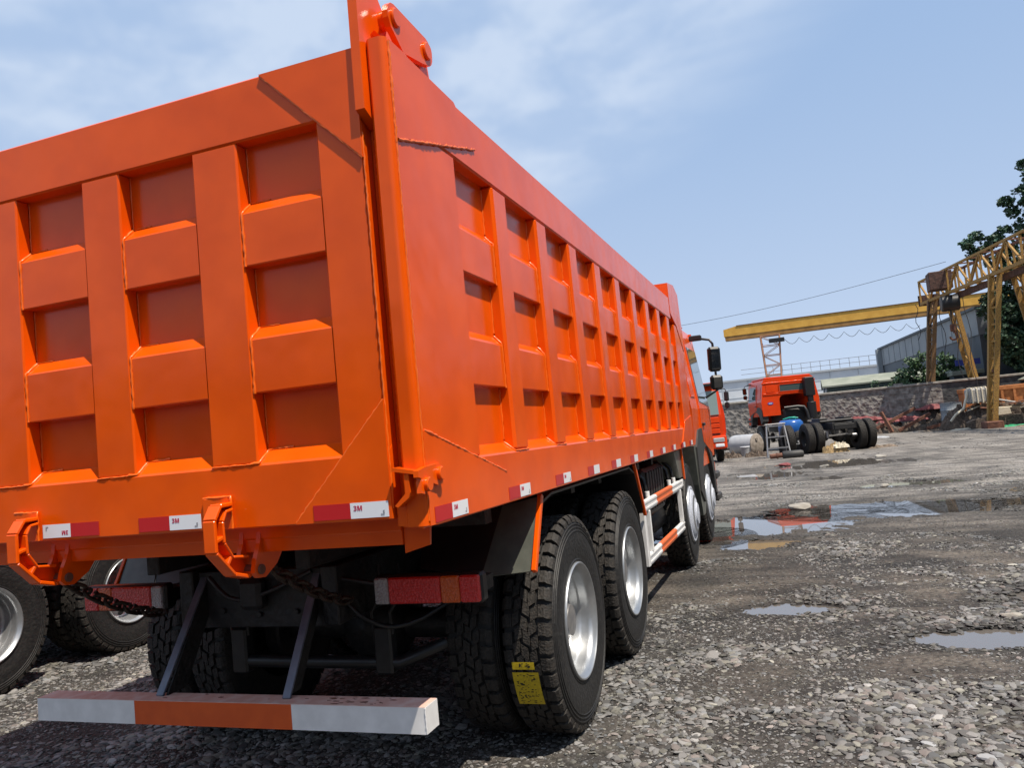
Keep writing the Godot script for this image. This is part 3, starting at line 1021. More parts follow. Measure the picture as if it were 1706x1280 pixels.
	for k in 22: cl.append([V(rng.randf_range(-1.7, 1.5), rng.randf_range(2.2, 3.6), rng.randf_range(-0.6, 0.6)), V(rng.randf_range(0.4, 0.7), rng.randf_range(0.3, 0.5), 0.5)])
	for q in [[-0.9, 3.9], [-0.3, 4.1], [0.9, 3.9], [1.3, 3.5]]: cl.append([V(q[0], q[1], 0), V(0.5, 0.35, 0.5)])
	crown(bu, cl, 520, 0.2, M.bush_leaf)
	# what stands round the rest of the yard and shows in the glossy paint
	var tlm := Node3D.new()
	tlm.name = "treeline"
	add_child(tlm)
	tag(tlm, "dense dark treeline along the right-hand side of the yard", "treeline", "", "stuff")
	cl = []
	for k in 150: cl.append([V(rng.randf_range(20.5, 25.5), rng.randf_range(0.8, 12.0), rng.randf_range(-42.0, 30.0)), V(rng.randf_range(1.6, 2.8), rng.randf_range(1.2, 2.0), rng.randf_range(1.6, 2.8))])
	crown(tlm, cl, 70, 0.75, M.leaf)
	var ys := thing("yard_workshop", "long low grey workshop along the near side of the yard", "building", V(0, 0, 27.0))
	mb = Mb.new()
	mb.box(-45, 26, -0.3, 6.2, 0, 12)
	obj("wall", mb, M.grey_dark, ys)
	mb = Mb.new()
	mb.box(-45.4, 26.4, 6.202, 6.6, -0.6, 12.4, 0.05)
	obj("roof", mb, M.rust, ys)
	for k in 9:
		mb = Mb.new()
		mb.box(-42 + k * 7.2, -38 + k * 7.2, 0, 4.4, -0.06, 0.0)
		obj("door", mb, M.dark_rust if k % 3 else M.grey_sheet, ys)
	var hg := thing("wall_weeds", "low ragged weeds growing along the top of the wall", "weeds", V(8.4, 0, -47.2))
	cl = []
	for k in 9: cl.append([V(-1.6 + k * 0.4, rng.randf_range(2.3, 2.75), 0), V(0.3, 0.22, 0.25)])
	crown(hg, cl, 700, 0.13, M.bush_leaf)

# ---------------------------------------------------------------- wheels
var meshes := {}

func tyre_mesh() -> ArrayMesh:
	if meshes.has("tyre"): return meshes.tyre
	var mb := Mb.new()
	var pr := [Vector2(0.296, -0.020), Vector2(0.302, -0.010), Vector2(0.316, -0.006), Vector2(0.320, -0.010), Vector2(0.335, -0.008), Vector2(0.37, -0.001), Vector2(0.41, 0.001), Vector2(0.45, -0.001),
		Vector2(0.462, -0.002), Vector2(0.464, 0.001), Vector2(0.468, 0.001), Vector2(0.470, -0.003), Vector2(0.480, -0.004), Vector2(0.482, -0.001), Vector2(0.486, -0.001), Vector2(0.488, -0.006), Vector2(0.497, -0.007), Vector2(0.499, -0.004), Vector2(0.503, -0.004), Vector2(0.505, -0.009),
		Vector2(0.520, -0.014), Vector2(0.530, -0.024), Vector2(0.535, -0.045), Vector2(0.537, -0.13), Vector2(0.535, -0.22), Vector2(0.530, -0.241), Vector2(0.505, -0.256), Vector2(0.41, -0.266), Vector2(0.33, -0.257), Vector2(0.296, -0.245)]
	pr.reverse()
	mb.lathe(pr, Vector3.ZERO, Vector3.RIGHT, 72, 0.0, TAU, 0.8)
	meshes.tyre = mb.mesh()
	return meshes.tyre

func tread_mesh() -> ArrayMesh:
	if meshes.has("tread"): return meshes.tread
	var mb := Mb.new()
	var P := func(r: float, x: float, a: float) -> Vector3: return V(x, r * sin(a), r * cos(a))
	var sh := [Vector2(0.512, -0.022), Vector2(0.514, -0.007), Vector2(0.536, -0.012), Vector2(0.549, -0.024), Vector2(0.554, -0.036), Vector2(0.554, -0.066), Vector2(0.530, -0.068)]
	var n := 42
	for side in 2:
		for k in n:
			var a0 := TAU * (k + 0.5 * side) / n
			var wd := TAU / n * 0.70
			var pa := []
			var pb := []
			for i in sh.size():
				var q: Vector2 = sh[i]
				var x := q.y if side == 0 else -0.265 - q.y
				var sw := 0.0 if i < 4 else 0.012
				pa.append(P.call(q.x, x, a0 - wd / 2 + sw)); pb.append(P.call(q.x, x, a0 + wd / 2 + sw))
			var ct := Vector3.ZERO
			for i in pa.size(): ct += pa[i] + pb[i]
			ct /= pa.size() * 2.0
			for i in sh.size():
				var j := (i + 1) % sh.size()
				mb.quad(pa[i], pa[j], pb[j], pb[i], (pa[i] + pb[j]) * 0.5 - ct)
			for i in range(1, sh.size() - 1):
				mb.tri(pa[0], pa[i], pa[i + 1], pa[0] - pb[0])
				mb.tri(pb[0], pb[i], pb[i + 1], pb[0] - pa[0])
	# zigzag middle rows
	var rows := [-0.0925, -0.1325, -0.1725]
	var m := 52
	for ri in 3:
		for k in m:
			var a0 := TAU * (k + 0.33 * ri) / m
			var wd := TAU / m * 0.84
			var z := 0.006 if k % 2 == 0 else -0.006
			var x0: float = rows[ri] - 0.0165 + z
			var x1: float = rows[ri] + 0.0165 + z
			var sk := 0.018 if ri % 2 == 0 else -0.018
			var q := [P.call(0.555, x0, a0 - sk), P.call(0.555, x1, a0 + sk), P.call(0.555, x1, a0 + wd + sk), P.call(0.555, x0, a0 + wd - sk)]
			var w := [P.call(0.53, x0, a0 - sk), P.call(0.53, x1, a0 + sk), P.call(0.53, x1, a0 + wd + sk), P.call(0.53, x0, a0 + wd - sk)]
			var ct: Vector3 = (q[0] + q[2]) * 0.5
			mb.quad(q[0], q[1], q[2], q[3], ct * V(0, 1, 1))
			for i in 4:
				var j := (i + 1) % 4
				mb.quad(q[i], q[j], w[j], w[i], (q[i] + q[j]) * 0.5 - ct)
	meshes.tread = mb.mesh()
	return meshes.tread

func rim_mesh(front: bool) -> ArrayMesh:
	var key := "rim_f" if front else "rim_r"
	if meshes.has(key): return meshes[key]
	var mb := Mb.new()
	var pr := []
	if front:
		pr = [Vector2(0.296, -0.02), Vector2(0.303, -0.006), Vector2(0.300, 0.004), Vector2(0.292, 0.004), Vector2(0.282, -0.008), Vector2(0.268, -0.02), Vector2(0.24, 0.02), Vector2(0.18, 0.045), Vector2(0.12, 0.046), Vector2(0.11, 0.058), Vector2(0.0, 0.062)]
	else:
		pr = [Vector2(0.296, -0.024), Vector2(0.303, -0.012), Vector2(0.3025, -0.002), Vector2(0.298, 0.003), Vector2(0.292, 0.002), Vector2(0.287, -0.006), Vector2(0.278, -0.014), Vector2(0.270, -0.026), Vector2(0.266, -0.045), Vector2(0.265, -0.080), Vector2(0.261, -0.090), Vector2(0.258, -0.096), Vector2(0.257, -0.135), Vector2(0.248, -0.158), Vector2(0.225, -0.170), Vector2(0.20, -0.166), Vector2(0.10, -0.166)]
	mb.lathe(pr, Vector3.ZERO, Vector3.RIGHT, 64, 0.0, TAU, 0.75)
	meshes[key] = mb.mesh()
	return meshes[key]

func hub_mesh() -> ArrayMesh:
	if meshes.has("hub"): return meshes.hub
	var mb := Mb.new()
	mb.lathe([Vector2(0.125, -0.165), Vector2(0.125, -0.11), Vector2(0.115, -0.095), Vector2(0.085, -0.09), Vector2(0.08, -0.06), Vector2(0.0, -0.055)], Vector3.ZERO, Vector3.RIGHT, 28)
	for k in 10:
		var a := TAU * k / 10.0
		var c := V(-0.166, 0.16 * sin(a), 0.16 * cos(a))
		mb.cyl(c, c + V(0.035, 0, 0), 0.014, 6)
	meshes.hub = mb.mesh()
	return meshes.hub

func hole_mesh() -> ArrayMesh:
	if meshes.has("hole"): return meshes.hole
	var mb := Mb.new()
	for k in 8:
		var a := TAU * (k + 0.5) / 8.0
		var c := V(-0.1655, 0.212 * sin(a), 0.212 * cos(a))
		mb.cyl(c, c + V(0.006, 0, 0), 0.024, 12)
	meshes.hole = mb.mesh()
	return meshes.hole

func wheel(parent: Node, x: float, z: float, side: float, kind: String) -> Node3D:
	# x is the outer face; kind rear (deep dish), inner (second tyre of a pair), front (domed, wrapped)
	var w := hold("wheel", parent)
	w.position = V(x * side, 0.55, z)
	if side < 0: w.rotation.y = PI
	w.rotate_object_local(Vector3.RIGHT, rng.randf() * 0.6)
	put("tyre", tyre_mesh(), M.rubber, w)
	put("tread", tread_mesh(), M.tread, w)
	if kind == "front":
		put("rim", rim_mesh(true), M.silver, w)
		if not meshes.has("film"):
			var mb := Mb.new()
			mb.lathe([Vector2(0.300, -0.004), Vector2(0.296, 0.010), Vector2(0.280, 0.016), Vector2(0.262, 0.008), Vector2(0.25, 0.022), Vector2(0.17, 0.045), Vector2(0.12, 0.050), Vector2(0.11, 0.066), Vector2(0.0, 0.072)], Vector3.ZERO, Vector3.RIGHT, 48)
			meshes.film = mb.mesh()
		put("white_film", meshes.film, M.film, w)
	else:
		put("rim", rim_mesh(false), M.silver if kind == "rear" else M.chassis, w)
		if kind == "rear":
			put("hub", hub_mesh(), M.steel, w)
			put("hand_holes", hole_mesh(), M.chassis, w)
	return w

# ---------------------------------------------------------------- truck pieces
func bead(parent: Node, pts: Array, r := 0.006, step := 0.012, m: Material = null) -> void:
	# a ripply run of weld metal
	var out := []
	var rs := []
	for i in pts.size() - 1:
		var a: Vector3 = pts[i]
		var b: Vector3 = pts[i + 1]
		var k := maxi(2, int((b - a).length() / step))
		for s in k:
			out.append(a.lerp(b, float(s) / k) + Vector3(rng.randf() - 0.5, rng.randf() - 0.5, rng.randf() - 0.5) * r * 0.5)
			rs.append(r * rng.randf_range(0.65, 1.25))
	out.append(pts[-1]); rs.append(r)
	var mb := Mb.new()
	mb.tube(out, r, 5, rs)
	obj("weld_bead", mb, M.weld if m == null else m, parent)

func sticker(parent: Node, o: Vector3, ux: Vector3, nrm: Vector3, red_first: bool, length := 0.283, height := 0.051, letters := true) -> void:
	var s := hold("reflective_sticker", parent)
	var uy := nrm.cross(ux).normalized()
	var half := length / 2.0
	for k in 2:
		var mb := Mb.new()
		mb.prism(pv([0, 0, half - 0.001, 0, half - 0.001, height, 0, height]), o + ux * half * k, ux, uy, nrm, 0.0012)
		var red := (k == 0) == red_first
		obj("red_patch" if red else "white_patch", mb, M.reflect_red if red else M.reflect_white, s)
	if not letters: return
	var wx := half if red_first else 0.0
	for d in [["3M", 0.017, 0.012, 0.033, M.ink_red], ["E", 0.010, half - 0.022, 0.017, M.ink_grey], ["CCC", 0.0055, half - 0.030, 0.009, M.ink_grey]]:
		var tm := TextMesh.new()
		var f := SystemFont.new()
		f.font_names = PackedStringArray(["Droid Sans"])
		f.font_weight = 700
		tm.font = f
		tm.font_size = 32
		tm.text = d[0]
		tm.pixel_size = d[1] / 24.0
		tm.depth = 0.0006
		tm.horizontal_alignment = HORIZONTAL_ALIGNMENT_LEFT
		var px: float = d[2]
		var py: float = d[3]
		var flip := 1.0 if red_first else -1.0
		if flip < 0: px = half - px; py = height - py
		var t := put("lettering", tm, d[4], s)
		t.transform = Transform3D(Basis(ux * flip, uy * flip, nrm), o + ux * (wx + px) + uy * py + nrm * 0.0018)

func rounded_post(mb: Mb, x0: float, x1: float, z0: float, z1: float, r: float, y0: float, y1: float) -> void:
	# corner (x1, z0) is rounded
	var p := PackedVector2Array()
	p.append(Vector2(x0, z1)); p.append(Vector2(x0, z0 - 0.012)); p.append(Vector2(x0 + 0.012, z0))
	for k in 7:
		var a := PI / 2 * (1.0 - k / 6.0)
		p.append(Vector2(x1 - r + r * cos(a), z0 - r + r * sin(a)))
	p.append(Vector2(x1, z1))
	mb.prism(p, V(0, y0, 0), V(1, 0, 0), V(0, 0, 1), V(0, 1, 0), y1 - y0)

func tailgate(t: Node3D) -> void:
	var g := hold("tailgate", t)
	var mb := Mb.new()
	mb.box(-1.12, 1.12, 1.33, 2.87, -0.085, -0.06)
	obj("back_plate", mb, M.orange, g)
	mb = Mb.new()
	mb.box(-1.14, 1.14, 2.675, 2.893, -0.10, 0.0, 0.007)
	obj("top_rail", mb, M.orange, g)
	mb = Mb.new()
	mb.prism(pv([-0.10, 1.315, -0.004, 1.315, 0.0, 1.319, 0.0, 1.526, -0.006, 1.534, -0.06, 1.58, -0.10, 1.58]), V(-1.14, 0, 0), V(0, 0, 1), V(0, 1, 0), V(1, 0, 0), 2.28)
	obj("bottom_sill", mb, M.orange, g)
	for s: float in [-1.0, 1.0]:
		mb = Mb.new()
		mb.box(0.86 * s, 1.13 * s, 2.894, 2.906, -0.095, -0.045, 0.003)
		obj("top_strip", mb, M.orange, g)
	var ups := [[-1.139, -0.965], [-0.633, -0.437], [-0.0925, 0.0925], [0.437, 0.633], [0.965, 1.139]]
	for k in ups.size():
		mb = Mb.new()
		var u: Array = ups[k]
		mb.box(u[0], u[1], 1.533, 2.676, -0.10 if absf(u[0]) > 0.9 or u[1] > 0.9 else -0.062, -0.002, 0.006)
		obj("upright", mb, M.orange, g)
	for k in 4:
		var x0: float = ups[k][1]
		var x1: float = ups[k + 1][0]
		for yy in [[2.227, 2.42], [1.778, 1.97]]:
			mb = Mb.new()
			mb.prism(pv([-0.062, yy[0], -0.010, yy[0], -0.006, yy[0] + 0.004, -0.006, yy[1] - 0.006, -0.010, yy[1], -0.062, yy[1] + 0.046]), V(x0 + 0.001, 0, 0), V(0, 0, 1), V(0, 1, 0), V(1, 0, 0), x1 - x0 - 0.002)
			obj("cross_rib", mb, M.orange, g)
			bead(g, [V(x0 + 0.004, yy[0], -0.006), V(x0 + 0.004, yy[1], -0.006), V(x0 + 0.004, yy[1] + 0.044, -0.058)], 0.0055)
			bead(g, [V(x0 + 0.004, yy[1] + 0.046, -0.06), V(x0 + 0.09, yy[1] + 0.046, -0.06)], 0.0035)
		bead(g, [V(x0 + 0.003, 1.60, -0.06), V(x0 + 0.003, 1.776, -0.06)], 0.0035)
		bead(g, [V(x0 + 0.003, 2.02, -0.06), V(x0 + 0.003, 2.225, -0.06)], 0.0035)
		bead(g, [V(x0 + 0.003, 2.47, -0.06), V(x0 + 0.003, 2.67, -0.06)], 0.0035)
		bead(g, [V(x0 - 0.03, 1.534, 0.0), V(x0 + 0.002, 1.536, -0.004), V(x0 + 0.006, 1.578, -0.058), V(x0 + 0.11, 1.582, -0.06)], 0.0055)
		if k > 0: bead(g, [V(ups[k][0], 1.533, 0.0), V(x0 - 0.02, 1.533, 0.0)], 0.0035)
	for s: float in [-1.0, 1.0]:
		mb = Mb.new()
		mb.prism(pv([0.758 * s, 2.890, 1.142 * s, 2.890, 1.142 * s, 2.514]), V(0, 0, 0.0005), V(1, 0, 0), V(0, 1, 0), V(0, 0, 1), 0.009)
		obj("gusset", mb, M.orange, g)
		bead(g, [V(0.760 * s, 2.886, 0.004), V(1.140 * s, 2.512, 0.004)], 0.005)
		mb = Mb.new()
		mb.prism(pv([0.775 * s, 1.318, 1.142 * s, 1.318, 1.142 * s, 1.703]), V(0, 0, 0.0005), V(1, 0, 0), V(0, 1, 0), V(0, 0, 1), 0.009)
		obj("gusset", mb, M.orange, g)
		bead(g, [V(0.776 * s, 1.322, 0.004), V(1.140 * s, 1.703, 0.004)], 0.005)
		bead(g, [V(1.143 * s, 1.35, 0.0), V(1.143 * s, 2.60, 0.0)], 0.004)
		# outer flange beside the upright
		mb = Mb.new()
		mb.box(1.141 * s, 1.172 * s, 1.37, 2.86, -0.11, -0.065)
		obj("flange", mb, M.orange, g)
		bead(g, [V(1.158 * s, 1.40, -0.064), V(1.158 * s, 2.62, -0.064)], 0.006)

func side_wall(t: Node3D, s: float) -> void:
	var g := hold("side_wall", t)
	var sx := V(s, 0, 0)
	var mb := Mb.new()
	mb.box(1.165 * s, 1.197 * s, 1.29, 2.88, -7.03, -0.10)
	obj("back_plate", mb, M.orange, g)
	mb = Mb.new()
	mb.box(1.166 * s, 1.25 * s, 2.655, 2.891, -6.24, -0.10, 0.008)
	obj("top_rail", mb, M.orange, g)
	mb = Mb.new()
	mb.prism(pv([1.166, 1.277, 1.246, 1.277, 1.25, 1.281, 1.25, 1.478, 1.246, 1.485, 1.19, 1.53, 1.166, 1.53]), V(0, 0, -7.05), sx, V(0, 1, 0), V(0, 0, 1), 7.05 - 0.10)
	obj("bottom_rail", mb, M.orange, g)
	mb = Mb.new()
	if s > 0: rounded_post(mb, 1.178, 1.2515, -0.004, -0.17, 0.024, 1.285, 2.912)
	else: mb.box(-1.2515, -1.176, 1.285, 2.915, -0.17, -0.004, 0.02)
	obj("corner_post", mb, M.orange, g)
	mb = Mb.new()
	mb.box(1.188 * s, 1.249 * s, 1.486, 2.654, -0.525, -0.168, 0.006)
	obj("rear_stile", mb, M.orange, g)
	var zs := [[-0.525, -0.525]]
	for k in 9:
		var c := -1.02 - 0.622 * k
		zs.append([c + 0.088, c - 0.088])
		mb = Mb.new()
		mb.box(1.188 * s, 1.2505 * s, 1.487, 2.656, c - 0.088, c + 0.088, 0.013)
		obj("upright", mb, M.orange, g)
	zs.append([-6.45, -6.45])
	for k in 10:
		var z0: float = zs[k][1]
		var z1: float = zs[k + 1][0]
		for yy in [[2.21, 2.392], [1.759, 1.95]]:
			mb = Mb.new()
			mb.prism(pv([1.19, yy[0], 1.226, yy[0], 1.231, yy[0] + 0.005, 1.231, yy[1] - 0.010, 1.227, yy[1], 1.19, yy[1] + 0.04]), V(0, 0, z0 - 0.001), sx, V(0, 1, 0), V(0, 0, -1), z0 - z1 - 0.002)
			obj("cross_rib", mb, M.orange, g)
			if k < 6: bead(g, [V(1.231 * s, yy[0], z1 + 0.004), V(1.231 * s, yy[1], z1 + 0.004), V(1.197 * s, yy[1] + 0.038, z1 + 0.004)], 0.005)
		if k < 5:
			for yy in [[2.44, 2.64], [2.0, 2.205], [1.54, 1.755]]: bead(g, [V(1.198 * s, yy[0], z1 + 0.003), V(1.198 * s, yy[1], z1 + 0.003)], 0.0045, 0.016)
			bead(g, [V(1.248 * s, 1.486, z1 - 0.17), V(1.248 * s, 1.486, z1 + 0.002), V(1.192 * s, 1.53, z1 + 0.004), V(1.192 * s, 1.532, z1 + 0.12)], 0.0045, 0.016)
	# gusset plates at the rear corners, weld runs on them
	mb = Mb.new()
	mb.prism(pv([-0.030, 2.566, -0.753, 2.756, -0.56, 2.889, -0.030, 2.905]), V(1.2495 * s, 0, 0), V(0, 0, 1), V(0, 1, 0), sx, 0.007)
	obj("gusset", mb, M.orange, g)
	bead(g, [V(1.254 * s, 2.564, -0.04), V(1.254 * s, 2.755, -0.75)], 0.006)
	mb = Mb.new()
	mb.prism(pv([-0.030, 1.59, -0.53, 1.468, -0.77, 1.405, -0.98, 1.283, -0.030, 1.283]), V(1.2495 * s, 0, 0), V(0, 0, 1), V(0, 1, 0), sx, 0.007)
	obj("gusset", mb, M.orange, g)
	bead(g, [V(1.254 * s, 1.592, -0.04), V(1.254 * s, 1.47, -0.53), V(1.254 * s, 1.407, -0.77)], 0.005)
	bead(g, [V(1.253 * s, 2.55, -0.029), V(1.253 * s, 2.90, -0.029)], 0.0065)
	bead(g, [V(1.252 * s, 1.30, -0.029), V(1.252 * s, 2.55, -0.029)], 0.004)
	# tall plate at the front end
	mb = Mb.new()
	mb.box(1.187 * s, 1.249 * s, 1.486, 2.62, -7.04, -6.45, 0.006)
	obj("front_stile", mb, M.orange, g)
	mb = Mb.new()
	mb.prism(pv([-6.245, 3.05, -6.245, 2.72, -6.62, 2.62, -7.06, 2.36, -7.08, 2.55, -6.98, 3.02, -6.70, 3.09]), V(1.10 * s, 0, 0), V(0, 0, 1), V(0, 1, 0), sx, 0.154)
	obj("headboard_post", mb, M.orange, g)
	mb = Mb.new()
	mb.prism(pv([-6.46, 1.56, -7.04, 1.62, -7.04, 1.283, -6.1, 1.283, -6.1, 1.33]), V(1.2495 * s, 0, 0), V(0, 0, 1), V(0, 1, 0), sx, 0.006)
	obj("gusset", mb, M.orange, g)
	# reflectors along the bottom
	for z: float in [-0.065, -0.774, -1.467, -2.11, -2.725, -3.34, -4.0, -4.66, -5.32, -5.98, -6.62]:
		var x := 1.2505
		if z > -0.9 or z < -5.9: x = 1.2570
		if s > 0: sticker(t, V(x, 1.288, z), V(0, 0, -1), V(1, 0, 0), true, 0.275, 0.051, z > -1.6)

func hook(t: Node3D, x: float) -> void:
	# bent latch arm under the tailgate: plate, arm of two flanges and a web, cheek lugs, pin
	var g := hold("tailgate_hook", t)
	var mb := Mb.new()
	mb.box(x - 0.06, x + 0.06, 1.316, 1.428, 0.0005, 0.012, 0.003)
	obj("pad_plate", mb, M.orange, g)
	bead(g, [V(x - 0.058, 1.428, 0.008), V(x + 0.06, 1.428, 0.008), V(x + 0.06, 1.318, 0.008)], 0.005)
	var op := [Vector2(0.012, 1.404), Vector2(0.072, 1.402), Vector2(0.106, 1.356), Vector2(0.106, 1.248), Vector2(0.02, 1.162), Vector2(-0.05, 1.142), Vector2(-0.09, 1.158)]
	var ip := [Vector2(0.012, 1.385), Vector2(0.048, 1.380), Vector2(0.066, 1.348), Vector2(0.063, 1.276), Vector2(0.025, 1.222), Vector2(-0.055, 1.212)]
	var xm := x + 0.047
	mb = Mb.new()
	var poly := PackedVector2Array()
	for q in op: poly.append(q)
	for i in range(ip.size() - 1, -1, -1): poly.append(ip[i])
	mb.prism(poly, V(xm - 0.024, 0, 0), V(0, 0, 1), V(0, 1, 0), V(1, 0, 0), 0.012)
	for path in [[op, 0.014], [ip, 0.010]]:
		var pp: Array = path[0]
		for i in pp.size() - 1:
			mb.bar(V(xm, pp[i].y, pp[i].x), V(xm, pp[i + 1].y, pp[i + 1].x), 0.050, path[1], 0.003, V(1, 0, 0).cross(V(0, pp[i + 1].y - pp[i].y, pp[i + 1].x - pp[i].x)).normalized())
	obj("arm", mb, M.orange, g)
	for q in [[Vector2(0.102, 1.285), Vector2(0.064, 1.295)], [Vector2(0.052, 1.198), Vector2(0.03, 1.226)]]:
		mb = Mb.new()
		mb.bar(V(xm + 0.004, q[0].y, q[0].x), V(xm + 0.004, q[1].y, q[1].x), 0.034, 0.014, 0.003)
		obj("stiffener", mb, M.orange, g)
	for dx in [-0.046, 0.028]:
		mb = Mb.new()
		mb.prism(pv([-0.10, 1.315, -0.24, 1.30, -0.225, 1.215, -0.18, 1.165, -0.11, 1.128, -0.07, 1.132, -0.05, 1.152, -0.06, 1.19, -0.09, 1.25]), V(xm + dx, 0, 0), V(0, 0, 1), V(0, 1, 0), V(1, 0, 0), 0.018)
		obj("cheek_plate", mb, M.orange, g)
	mb = Mb.new()
	mb.cyl(V(xm - 0.06, 1.160, -0.085), V(xm + 0.055, 1.160, -0.085), 0.018, 12)
	obj("pin", mb, M.rust, g)

func safety_chain(t: Node3D, a: Vector3, b: Vector3, sag: float, links: int) -> void:
	var g := hold("safety_chain", t)
	if not meshes.has("link"):
		var mb := Mb.new()
		var pts := []
		for k in 17:
			var an := TAU * k / 16.0
			pts.append(V(0.022 * cos(an), 0, 0.024 * sin(an) + 0.020 * signf(sin(an))))
		mb.tube(pts, 0.0085, 6)
		meshes.link = mb.mesh()
	for k in links:
		var u := (k + 0.5) / links
		var p := a.lerp(b, u) - V(0, sag * sin(PI * u), 0)
		var p2 := a.lerp(b, u + 0.02) - V(0, sag * sin(PI * (u + 0.02)), 0)
		var d := (p2 - p).normalized()
		var r := put("link", meshes.link, M.chain, g)
		r.transform = Transform3D(Basis.looking_at(d, Vector3.UP) * Basis(Vector3.BACK, (0.0 if k % 2 else PI / 2) + 0.5), p)

func tail_lamp(t: Node3D, s: float) -> void:
	var g := hold("tail_lamp", t)
	var mb := Mb.new()
	mb.box(0.575 * s, 1.088 * s, 0.868, 0.995, -0.87, -0.805, 0.012)
	obj("housing", mb, M.plastic, g)
	for q in [[0.584, 0.652, "lens_clear", "clear_lens"], [0.6535, 0.900, "lens_red", "red_lens"], [0.9015, 0.988, "lens_amber", "amber_lens"], [0.9895, 1.079, "lens_red", "red_lens"]]:
		mb = Mb.new()
		mb.box(q[0] * s, q[1] * s, 0.876, 0.987, -0.82, -0.788, 0.006)
		obj(q[3], mb, M[q[2]], g)
	mb = Mb.new()
	mb.box(0.6 * s, 1.06 * s, 0.90, 0.96, -1.0, -0.87)
	obj("bracket", mb, M.chassis, g)

func half_w(y: float) -> float:
	return 1.235 if y < 1.7 else lerpf(1.235, 1.10, clampf((y - 1.7) / 1.05, 0.0, 1.0))

func cab_panel(mb: Mb, poly: PackedVector2Array, s: float, eps: float, back := 0.02) -> void:
	# a panel lying on the leaning side of the cab; poly is (z, y)
	var idx := Geometry2D.triangulate_polygon(poly)
	var P := func(q: Vector2, e: float) -> Vector3: return V(s * (half_w(q.y) + e), q.y, q.x)
	for i in range(0, idx.size(), 3):
		mb.tri(P.call(poly[idx[i]], eps), P.call(poly[idx[i + 1]], eps), P.call(poly[idx[i + 2]], eps), V(s, 0, 0))
	for i in poly.size():
		var a := poly[i]
		var b := poly[(i + 1) % poly.size()]
		var ct := Vector2.ZERO
		for q in poly: ct += q / poly.size()
		var o := (a + b) * 0.5 - ct
		mb.quad(P.call(a, eps), P.call(b, eps), P.call(b, eps - back), P.call(a, eps - back), V(0, o.y, o.x))

